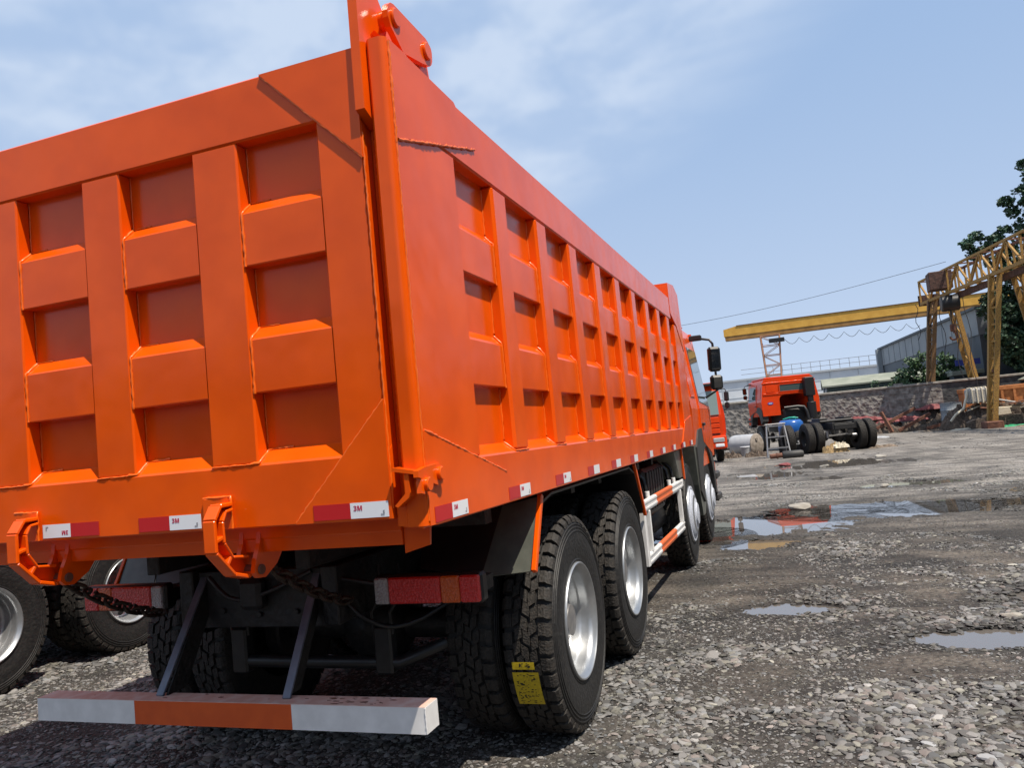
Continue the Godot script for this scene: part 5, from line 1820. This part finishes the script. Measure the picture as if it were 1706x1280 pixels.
func build_trucks() -> void:
	var t := dump_truck("big orange dump truck filling the left half, seen from its ribbed tailgate")
	var o := t.duplicate() as Node3D
	o.name = nm(self, "dump_truck")
	add_child(o, true)
	o.position = V(-4.79, -0.065, -0.30)
	tag(o, "second dump truck left of the big one, only its rear wheels showing beneath the tailgate", "dump truck", "orange dump trucks parked side by side")
	# red truck facing us beyond the cab
	var r := thing("red_truck", "red truck facing the camera beyond the big truck's cab, headlight showing", "truck", V(-1.63, 0, -29.36), PI + deg_to_rad(10.0))
	cab(r, 0.0, M.cab_red, false)
	chassis(r, 4.5, -1.9)
	axle(r, -1.0, false)
	for s: float in [-1.0, 1.0]: wheel(r, 1.14, -1.0, s, "rear")
	for s: float in [-1.0, 1.0]: wheel(r, 1.14, 3.0, s, "rear")
	# tractor unit seen from behind
	var c := thing("tractor_unit", "red tractor unit without a trailer, its cab seen from behind", "tractor unit", V(3.72, 0, -29.3), deg_to_rad(19.0))
	cab(c, -4.6, M.cab_red, true)
	for q in c.get_children():
		if str(q.name).begins_with("cab") or str(q.name).begins_with("mirror"):
			q.scale.y = 0.84
			q.position.y = 0.69
	chassis(c, 0.75, -6.6)
	for z: float in [0.0, -1.37]:
		axle(c, z, true)
		for s: float in [-1.0, 1.0]:
			wheel(c, 1.24, z, s, "inner")
			wheel(c, 0.90, z, s, "inner")
	axle(c, -5.6, false)
	for s: float in [-1.0, 1.0]: wheel(c, 1.16, -5.6, s, "rear")
	var mb := Mb.new()
	mb.box(-0.36, 0.60, 0.75, 1.75, -6.4, -4.5, 0.08)
	obj("engine", mb, M.chassis, c)
	mb = Mb.new()
	mb.tube([V(-0.35, 1.78, -4.45), V(0.2, 1.80, -4.4), V(0.45, 1.76, -4.35), V(0.55, 1.55, -4.3), V(0.58, 1.2, -4.25)], 0.075, 9)
	obj("air_pipe", mb, M.plastic, c)
	mb = Mb.new()
	mb.box(0.56, 0.96, 2.2, 3.0, -4.55, -4.2, 0.03)
	obj("intake_box", mb, M.plastic, c)
	mb = Mb.new()
	mb.cyl(V(0.78, 1.25, -4.35), V(0.78, 1.95, -4.35), 0.19, 16)
	mb.cyl(V(0.78, 1.95, -4.35), V(0.78, 2.22, -4.35), 0.12, 14)
	obj("air_cleaner", mb, M.plastic, c)
	mb = Mb.new()
	mb.box(-0.62, 0.62, 1.06, 1.16, -0.95, 0.1, 0.03)
	mb.box(-0.60, -0.30, 1.16, 1.24, -0.8, 0.0, 0.02)
	mb.box(0.30, 0.60, 1.16, 1.24, -0.8, 0.0, 0.02)
	obj("fifth_wheel", mb, M.chassis, c)
	mb = Mb.new()
	mb.box(-0.36, 0.36, 0.80, 0.98, 0.74, 0.78, 0.01)
	mb.box(-0.34, -0.22, 0.66, 0.80, 0.70, 0.76, 0.01)
	mb.box(0.1, 0.3, 0.62, 0.80, 0.70, 0.76, 0.01)
	obj("rear_plate", mb, M.chassis, c)
	mb = Mb.new()
	mb.bar(V(-0.45, 0.58, 0.3), V(0.5, 0.62, 0.25), 0.05, 0.05)
	mb.cyl(V(-0.5, 0.5, 0.35), V(-0.5, 0.74, 0.35), 0.06, 10)
	mb.cyl(V(0.42, 0.55, 0.3), V(0.6, 0.55, 0.3), 0.06, 10)
	obj("suspension_rod", mb, M.steel, c)
	for s: float in [-1.0, 1.0]:
		mb = Mb.new()
		mb.box(0.64 * s, 1.20 * s, 0.35, 0.85, -2.25, -2.22, 0.004)
		obj("mud_flap", mb, M.plastic, c)

# ---------------------------------------------------------------- things lying about the yard
func build_yard() -> void:
	# trestle steps
	var t := thing("trestle_steps", "grey steel step trestle standing left of the tractor unit wheels", "step trestle", V(1.62, 0, -28.4), 0.12)
	t.scale = V(0.80, 0.95, 0.8)
	for s: float in [-1.0, 1.0]:
		strut("leg", V(0.38 * s, 1.25, 0.0), V(0.50 * s, 0, 0.42), 0.05, M.steel, t)
		strut("leg", V(0.38 * s, 1.25, -0.3), V(0.45 * s, 0, -0.62), 0.05, M.steel, t)
		for k in 2: strut("side_rail", V(0.44 * s, 0.35 + k * 0.42, 0.28 - k * 0.13), V(0.43 * s, 0.35 + k * 0.42, -0.52 + k * 0.1), 0.035, M.steel, t)
	for k in 3: strut("tread", V(-0.47 + k * 0.03, 0.35 + k * 0.42, 0.3 - k * 0.14), V(0.47 - k * 0.03, 0.35 + k * 0.42, 0.3 - k * 0.14), 0.05, M.steel, t)
	var mb := Mb.new()
	mb.box(-0.45, 0.45, 1.24, 1.28, -0.34, 0.06, 0.01)
	obj("platform", mb, M.steel, t)
	# blue drum with a teal cap
	t = thing("blue_drum", "blue plastic tank with teal fittings beside the tractor unit", "drum", V(2.14, 0.62, -30.2))
	mb = Mb.new()
	mb.lathe([Vector2(0, 0), Vector2(0.38, 0), Vector2(0.46, 0.06), Vector2(0.47, 0.35), Vector2(0.46, 0.56), Vector2(0.36, 0.66), Vector2(0, 0.68)], V(0, 0, 0), V(0, 1, 0), 28)
	obj("body", mb, M.blue, t)
	mb = Mb.new()
	mb.cyl(V(0.1, 0.67, 0), V(0.1, 0.78, 0), 0.12, 12)
	mb.tube([V(-0.25, 0.7, 0.1), V(0.0, 0.76, 0.15), V(0.3, 0.72, 0.1)], 0.03, 6)
	obj("fitting", mb, M.teal, t)
	mb = Mb.new()
	mb.box(-0.5, 0.5, -0.62, -0.01, -0.4, 0.3, 0.03)
	obj("stand", mb, M.chassis, t)
	# black board with white printing
	t = thing("black_panel", "black rubber panel with white printing under the blue tank", "mud flap", V(2.18, 0, -29.55))
	mb = Mb.new()
	mb.box(-0.55, 0.5, 0.02, 0.62, -0.02, 0.0, 0.004)
	obj("sheet", mb, M.plastic, t)
	var tm := TextMesh.new()
	var f := SystemFont.new()
	f.font_names = PackedStringArray(["Droid Sans"])
	f.font_weight = 700
	tm.font = f
	tm.text = "PHILSS"
	tm.font_size = 32
	tm.pixel_size = 0.0062
	tm.depth = 0.004
	var tx := put("lettering", tm, M.reflect_white, t)
	tx.position = V(0.02, 0.42, 0.006)
	# white tank lying down, white pail, muffler
	t = thing("white_tank", "white cylindrical tank lying on the ground left of the step trestle", "tank", V(0.25, 0.42, -31.6), deg_to_rad(-32.0))
	mb = Mb.new()
	mb.lathe([Vector2(0, -0.62), Vector2(0.28, -0.6), Vector2(0.40, -0.5), Vector2(0.43, -0.4), Vector2(0.43, 0.58)], Vector3.ZERO, V(1, 0, 0), 30)
	obj("barrel", mb, M.tank_white, t)
	mb = Mb.new()
	mb.lathe([Vector2(0.435, 0.58), Vector2(0.445, 0.62), Vector2(0.40, 0.66), Vector2(0, 0.68)], Vector3.ZERO, V(1, 0, 0), 30)
	mb.cyl(V(0.66, 0.22, 0.1), V(0.71, 0.22, 0.1), 0.07, 12)
	obj("end_cap", mb, M.tank_end, t)
	t = thing("white_pail", "small white plastic pail in front of the white tank", "pail", V(0.33, 0, -30.6))
	mb = Mb.new()
	mb.lathe([Vector2(0, 0), Vector2(0.15, 0), Vector2(0.17, 0.34), Vector2(0.18, 0.36)], Vector3.ZERO, V(0, 1, 0), 20)
	obj("body", mb, M.tank_white, t)
	mb = Mb.new()
	mb.cyl(V(0, 0.361, 0), V(0, 0.40, 0), 0.19, 20)
	obj("lid", mb, M.reflect_white, t)
	t = thing("exhaust_muffler", "long dark exhaust muffler lying on the ground before the step trestle", "muffler", V(1.95, 0.13, -26.75), deg_to_rad(10.0))
	mb = Mb.new()
	mb.lathe([Vector2(0, -0.18), Vector2(0.09, -0.17), Vector2(0.13, -0.13), Vector2(0.135, 0.45), Vector2(0.10, 0.53), Vector2(0, 0.55)], Vector3.ZERO, V(1, 0, 0), 18)
	obj("body", mb, M.grey_plastic, t)
	mb = Mb.new()
	mb.cyl(V(-0.58, -0.02, 0), V(-0.17, 0, 0), 0.085, 14)
	mb.cyl(V(-0.36, -0.01, 0), V(-0.32, -0.01, 0), 0.105, 14)
	obj("pipe", mb, M.rust, t)
	t = thing("torn_carton", "torn brown carton lying between the tractor unit wheels", "carton", V(3.55, 0, -28.3), 0.3)
	put("box", crumple(0.40, 0.36, 0.26, 61, 2), M.card, t)
	var fl := put("flap", crumple(0.26, 0.22, 0.18, 62, 2), M.cream, t)
	fl.position = V(0.16, 0.16, 0.12)
	var spare := thing("spare_tyre", "lone black tyre standing left of the tractor unit's rear wheels", "tyre", V(2.12, 0.55, -29.1), deg_to_rad(19.0))
	var tw := put("tyre", tyre_mesh(), M.rubber, spare)
	tw = put("tread", tread_mesh(), M.tread, spare)
	# brown rags by the tank
	for q in [[-0.22, -30.3, 0.0, "crumpled brown sacking on the ground left of the white pail"], [0.75, -30.0, 1.2, "crumpled brown sacking on the ground right of the white pail"]]:
		var st := put("sacking", crumple(0.42, 0.26, 0.3, int(q[2] * 10.0) + 3), M.junk_brown)
		st.position = V(q[0], -0.02, q[1])
		tag(st, q[3], "sacking", "brown sacking by the tank")
	# drums, cans, box, bale, boards along the wall
	t = thing("steel_drum", "battered grey steel drum standing before the red sheeting", "drum", V(9.85, 0, -43.6), 0.0)
	mb = Mb.new()
	mb.lathe([Vector2(0, 0), Vector2(0.48, 0), Vector2(0.50, 0.04), Vector2(0.49, 0.42), Vector2(0.515, 0.45), Vector2(0.49, 0.48), Vector2(0.49, 0.90), Vector2(0.515, 0.93), Vector2(0.49, 0.96), Vector2(0.50, 1.30), Vector2(0.52, 1.33)], Vector3.ZERO, V(0, 1, 0), 26)
	obj("body", mb, M.drum, t)
	for q in [[0.0, 0.85], [0.2, 0.5], [-0.2, 0.6], [0.1, 0.3]]:
		mb = Mb.new()
		mb.box(q[0] - 0.07, q[0] + 0.07, q[1], q[1] + 0.1, 0.47, 0.505, 0.005)
		obj("rust_patch", mb, M.rust, t)
	t = thing("paint_can", "white paint can with a red band near the steel drum", "can", V(10.06, 0, -42.4))
	mb = Mb.new()
	mb.cyl(V(0, 0.3, 0), V(0, 0.62, 0), 0.25, 20)
	mb.cyl(V(0, 0, 0), V(0, 0.12, 0), 0.25, 20)
	obj("body", mb, M.tank_white, t)
	mb = Mb.new()
	mb.cyl(V(0, 0.12, 0), V(0, 0.45, 0), 0.256, 20)
	obj("red_band", mb, M.tarp, t)
	t = thing("white_crate", "small white crate right of the paint can", "crate", V(10.48, 0, -42.4), 0.2)
	mb = Mb.new()
	mb.box(-0.3, 0.3, 0.02, 0.55, -0.25, 0.25, 0.03)
	obj("body", mb, M.tank_white, t)
	mb = Mb.new()
	mb.cyl(V(0.05, 0.2, 0.24), V(0.05, 0.2, 0.28), 0.16, 16)
	obj("black_ring", mb, M.plastic, t)
	t = thing("grey_bale", "strapped pale grey bale on top of the scrap heap", "bale", V(10.62, 1.17, -41.2), 0.1)
	mb = Mb.new()
	mb.box(-0.45, 0.45, 0.0, 0.72, -0.35, 0.35, 0.08)
	obj("bundle", mb, M.bale, t)
	for x: float in [-0.3, -0.08, 0.14, 0.33]:
		mb = Mb.new()
		mb.tube([V(x, 0.0, 0.36), V(x, 0.68, 0.36), V(x, 0.735, 0.3), V(x, 0.735, -0.3)], 0.035, 6)
		obj("strap", mb, M.cream, t)
	mb = Mb.new()
	mb.tube([V(-0.42, 0.7, 0.2), V(-0.55, 0.3, 0.3), V(-0.75, -0.2, 0.4), V(-1.15, -0.45, 0.5), V(-1.4, -0.75, 0.5)], 0.06, 7)
	obj("hose", mb, M.cream, t)
	t = thing("orange_dump_box", "weathered orange steel box body behind the scrap heap", "truck body", V(12.2, 0, -43.6))
	mb = Mb.new()
	mb.box(-1.7, 2.4, 0.4, 1.72, -1.4, -0.02)
	obj("panel", mb, M.old_orange, t)
	mb = Mb.new()
	mb.box(-1.75, 2.45, 1.70, 1.92, -1.45, 0.08, 0.02)
	obj("top_rail", mb, M.old_orange, t)
	for k in 8:
		mb = Mb.new()
		mb.box(-1.72 + k * 0.55, -1.60 + k * 0.55, 0.4, 1.70, -0.02, 0.07, 0.01)
		obj("rib", mb, M.old_orange, t)
	var heap := put("scrap_heap", crumple(1.0, 1.0, 1.0, 21, 3), M.junk_brown)
	heap.position = V(10.45, -0.05, -41.4)
	heap.scale = V(1.5, 1.15, 0.8)
	tag(heap, "brown heap of scrap and rubbish below the grey bale", "scrap heap")
	heap = put("scrap_heap", crumple(1.0, 1.0, 1.0, 35, 3), M.junk_brown)
	heap.position = V(12.0, -0.05, -41.9)
	heap.scale = V(1.3, 1.2, 0.8)
	tag(heap, "brown heap of scrap boards in front of the orange box body", "scrap heap")
	var boards := [
		[10.75, 0.95, "plank", "grey weathered board sticking out of the heap just left of the bale strap"], [11.35, 1.0, "cream", "pale board lying across the brown heap right of the grey bale"], [11.75, 0.9, "rust", "rusty strip lying low on the heap right of the gantry leg"], [12.1, 1.08, "plank", "grey board lying across the heap top below the orange box body"],
		[12.45, 0.85, "cream", "pale stick slanting down the front of the right-hand heap"], [12.7, 1.12, "bale", "light grey board topmost on the right-hand heap"], [12.95, 0.92, "plank", "dark weathered plank on the right-hand heap near the white car"], [13.2, 1.1, "rust", "rusty bar at the top of the heap near the white car"], [13.35, 0.8, "cream", "pale offcut low on the heap behind the white car"], [12.3, 0.72, "plank", "grey weathered board lying just above the cream box lid"]]
	for k in boards.size():
		var bd: Array = boards[k]
		var q := thing("scrap_board", bd[3], "board", V(bd[0] - 0.75, bd[1], -41.2 + rng.randf_range(-0.4, 0.3)), rng.randf_range(-0.7, 0.7), "boards on the scrap heaps")
		mb = Mb.new()
		var L := rng.randf_range(0.35, 0.75)
		mb.box(-L, L, -0.03, 0.03, -0.07, 0.07, 0.006)
		var b := obj("board", mb, M[bd[2]], q)
		b.rotation = V(rng.randf_range(-0.4, 0.4), 0, rng.randf_range(-0.45, 0.35))
	t = thing("cream_box", "cream box lid tilted on a brown trough below the scrap heap", "box", V(11.42, 0.50, -40.6), 0.1)
	mb = Mb.new()
	mb.prism(pv([-0.42, 0, 0.42, 0.04, 0.36, 0.34, -0.34, 0.32]), V(0, 0, -0.03), V(1, 0, 0), V(0, 1, 0), V(0, 0.3, 0.95), 0.08)
	obj("lid", mb, M.cream, t)
	t = thing("brown_trough", "long brown metal trough lying on the ground below the scrap heap", "trough", V(11.15, 0, -40.3), 0.04)
	mb = Mb.new()
	mb.prism(pv([-1.15, 0.02, 1.0, 0.02, 1.05, 0.52, -0.2, 0.50, -1.0, 0.42, -1.3, 0.30]), V(0, 0, -0.3), V(1, 0, 0), V(0, 1, 0), V(0, 0, 1), 0.6)
	obj("body", mb, M.junk_brown, t)
	for q in [[5.2, 0.75, -45.2, 1.6, 7, "faded red sheeting behind the tractor unit's right wheels"], [7.6, 0.55, -44.9, 1.25, 8, "faded red sheeting draped on rusty scrap left of the gantry leg"], [9.9, 1.05, -45.2, 1.4, 9, "faded red sheeting heaped right of the left gantry leg"]]:
		var s := put("red_sheeting", crumple(q[3], 0.28, 0.6, q[4], 2), M.tarp)
		s.position = V(q[0], q[1], q[2])
		tag(s, q[5], "sheeting", "red sheets along the wall")
	for q in [[6.6, 0.0, -44.4, 0.9, 0.62, 41, "rusty tangle of scrap iron just right of the tractor unit"], [8.2, 0.0, -44.4, 1.2, 0.55, 42, "dark rusty scrap left of the gantry leg foot"], [9.8, 0.0, -44.6, 1.2, 0.85, 43, "dark rubbish pile right of the left gantry leg foot"], [10.6, 0.0, -42.9, 0.7, 0.8, 44, "dark rubbish pile between the drum and the brown heap"]]:
		var s := put("scrap_pile", crumple(q[3], q[4], 0.6, q[5], 3), M.junk_brown)
		s.position = V(q[0], q[1], q[2])
		tag(s, q[6], "scrap pile")
	var beams := [[V(6.3, 0.3, -43.9), V(8.3, 1.2, -44.3), "rusty bent beam slanting up beside the tractor unit"], [V(7.0, 0.05, -43.6), V(6.6, 1.15, -43.9), "short rusty post standing in the scrap beside the tractor unit"], [V(7.3, 0.1, -43.5), V(8.9, 0.85, -43.8), "rusty channel leaning on the red sheeting left of the gantry leg"], [V(8.6, 0.1, -43.4), V(10.3, 0.45, -43.5), "low brown timber lying at the foot of the left gantry leg"], [V(10.0, 0.25, -43.3), V(11.4, 0.35, -43.2), "brown timber lying behind the steel drum"]]
	for b in beams:
		mb = Mb.new()
		mb.bar(b[0], b[1], 0.14, 0.16, 0.01)
		tag(obj("scrap_beam", mb, M.rust), b[2], "beam")
	# flat litter
	for q in [[5.6, -38.8, 0.75, 0.22, "tank_white", "white_sheet", "flat white sheet on the ground right of the tractor unit", 51], [11.4, -39.3, 0.75, 0.25, "green", "green_net", "bright green netting crumpled on the gravel near the right edge", 52], [9.5, -42.0, 0.6, 0.2, "cream", "pale_board", "pale board lying at the foot of the drum", 53], [8.7, -41.2, 0.8, 0.2, "plank", "grey_plank", "grey plank lying before the rusty scrap", 54], [12.4, -38.6, 0.9, 0.22, "plank", "grey_plank", "grey plank lying near the right edge before the trough", 55], [5.2, -29.6, 0.5, 0.3, "plank", "grey_plank", "grey plank lying right of the tractor unit's rear wheel", 56], [10.4, -40.4, 1.2, 0.2, "cream", "pale_board", "long pale board lying before the paint can", 57]]:
		var s := put(q[5], crumple(q[2], 0.10, q[3] * 1.6, q[7], 2), M[q[4]])
		s.position = V(q[0], -0.01, q[1])
		tag(s, q[6], "litter")
	# pale stones lying by the puddles
	for q in [[2.3, -11.35, 0.16, "pale flat stone lying in the puddle before the cab"], [1.9, -22.8, 0.14, "reddish brick lump on the mud before the far dark puddle"], [2.95, -21.1, 0.10, "small pale stone beside the far dark puddle"], [3.75, -14.1, 0.12, "pale stone at the edge of the thin pale puddle"], [3.62, -4.05, 0.055, "pale stone near the right edge by the blue puddle"], [4.6, -23.6, 0.13, "grey lump beyond the far dark puddle"]]:
		var s := put("stone", stone_mesh(70 + int(q[2] * 100.0), 2), M.coping if q[1] != -22.8 else M.tarp)
		s.position = V(q[0], q[2] * 0.2, q[1])
		s.scale = V(q[2] * 1.3, q[2] * 0.5, q[2])
		tag(s, q[3], "stone")
	# white car, only its corner in the picture
	t = thing("white_car", "white car at the right edge, only its front corner in view", "car", V(12.42, 0, -41.5), 0.0)
	mb = Mb.new()
	mb.prism(pv([0.0, 0.32, 0.02, 0.78, 0.12, 0.92, 0.95, 1.02, 1.6, 1.48, 3.0, 1.50, 3.9, 1.05, 4.2, 0.95, 4.25, 0.35]), V(0, 0, -1.7), V(1, 0, 0), V(0, 1, 0), V(0, 0, 1), 1.7)
	obj("body", mb, M.car_white, t)
	mb = Mb.new()
	mb.prism(pv([1.15, 1.04, 1.68, 1.42, 2.9, 1.44, 3.5, 1.06]), V(0, 0, 0.001), V(1, 0, 0), V(0, 1, 0), V(0, 0, 1), 0.008)
	obj("side_window", mb, M.glass, t)
	mb = Mb.new()
	mb.box(-0.02, 0.10, 0.62, 0.80, -0.5, 0.01, 0.03)
	obj("headlight", mb, M.lens_clear, t)
	mb = Mb.new()
	mb.box(-0.06, 0.3, 0.22, 0.42, -1.68, 0.02, 0.03)
	obj("lower_bumper", mb, M.plastic, t)
	for x: float in [0.85, 3.3]:
		mb = Mb.new()
		mb.cyl(V(x, 0.33, -0.2), V(x, 0.33, 0.03), 0.33, 24)
		obj("wheel", mb, M.rubber, t)
	var aw := thing("metal_awning", "curved pale metal awning above the orange box body at the right edge", "awning", V(13.4, 0, -44.6))
	mb = Mb.new()
	mb.prism(pv([0.0, 2.15, 0.6, 2.42, 1.6, 2.55, 2.6, 2.5, 2.6, 2.42, 1.6, 2.46, 0.6, 2.33, 0.05, 2.10]), V(0, 0, -1.0), V(1, 0, 0), V(0, 1, 0), V(0, 0, 1), 1.4)
	obj("sheet", mb, M.roof_pale, aw)
	for x: float in [0.4, 2.4]: strut("post", V(x, 0, -0.3), V(x, 2.35, -0.3), 0.08, M.steel, aw)

func crumple(hx: float, hy: float, hz: float, seed_: int, lv := 2) -> ArrayMesh:
	# a folded, uneven lump of cloth or scrap, flat underneath
	var mb := Mb.new()
	var n := 8 + lv * 5
	var f := FastNoiseLite.new()
	f.seed = seed_
	f.frequency = 1.0
	f.fractal_octaves = 4
	var P := func(i: int, j: int) -> Vector3:
		var u := -1.0 + 2.0 * i / n
		var v := -1.0 + 2.0 * j / n
		var e := 1.0 + 0.22 * f.get_noise_2d(u * 2.0, v * 2.0 + 7.0)
		var m := maxf(absf(u), absf(v))
		var h := sqrt(maxf(0.0, 1.0 - m * m)) * (0.62 + 0.9 * f.get_noise_2d(u * 2.6 + 3.0, v * 2.6)) + 0.25 * absf(f.get_noise_2d(u * 7.0, v * 7.0)) * (1.0 - m)
		return V(u * hx * e, maxf(0.0, h) * hy, v * hz * e)
	for i in n:
		for j in n:
			mb.quad(P.call(i, j), P.call(i + 1, j), P.call(i + 1, j + 1), P.call(i, j + 1), Vector3.UP)
	var b := []
	for i in n: b.append(P.call(i, 0))
	for j in n: b.append(P.call(n, j))
	for i in n: b.append(P.call(n - i, n))
	for j in n: b.append(P.call(0, n - j))
	for k in b.size(): mb.tri(V(0, -0.02, 0), b[k], b[(k + 1) % b.size()], Vector3.DOWN)
	return mb.mesh()
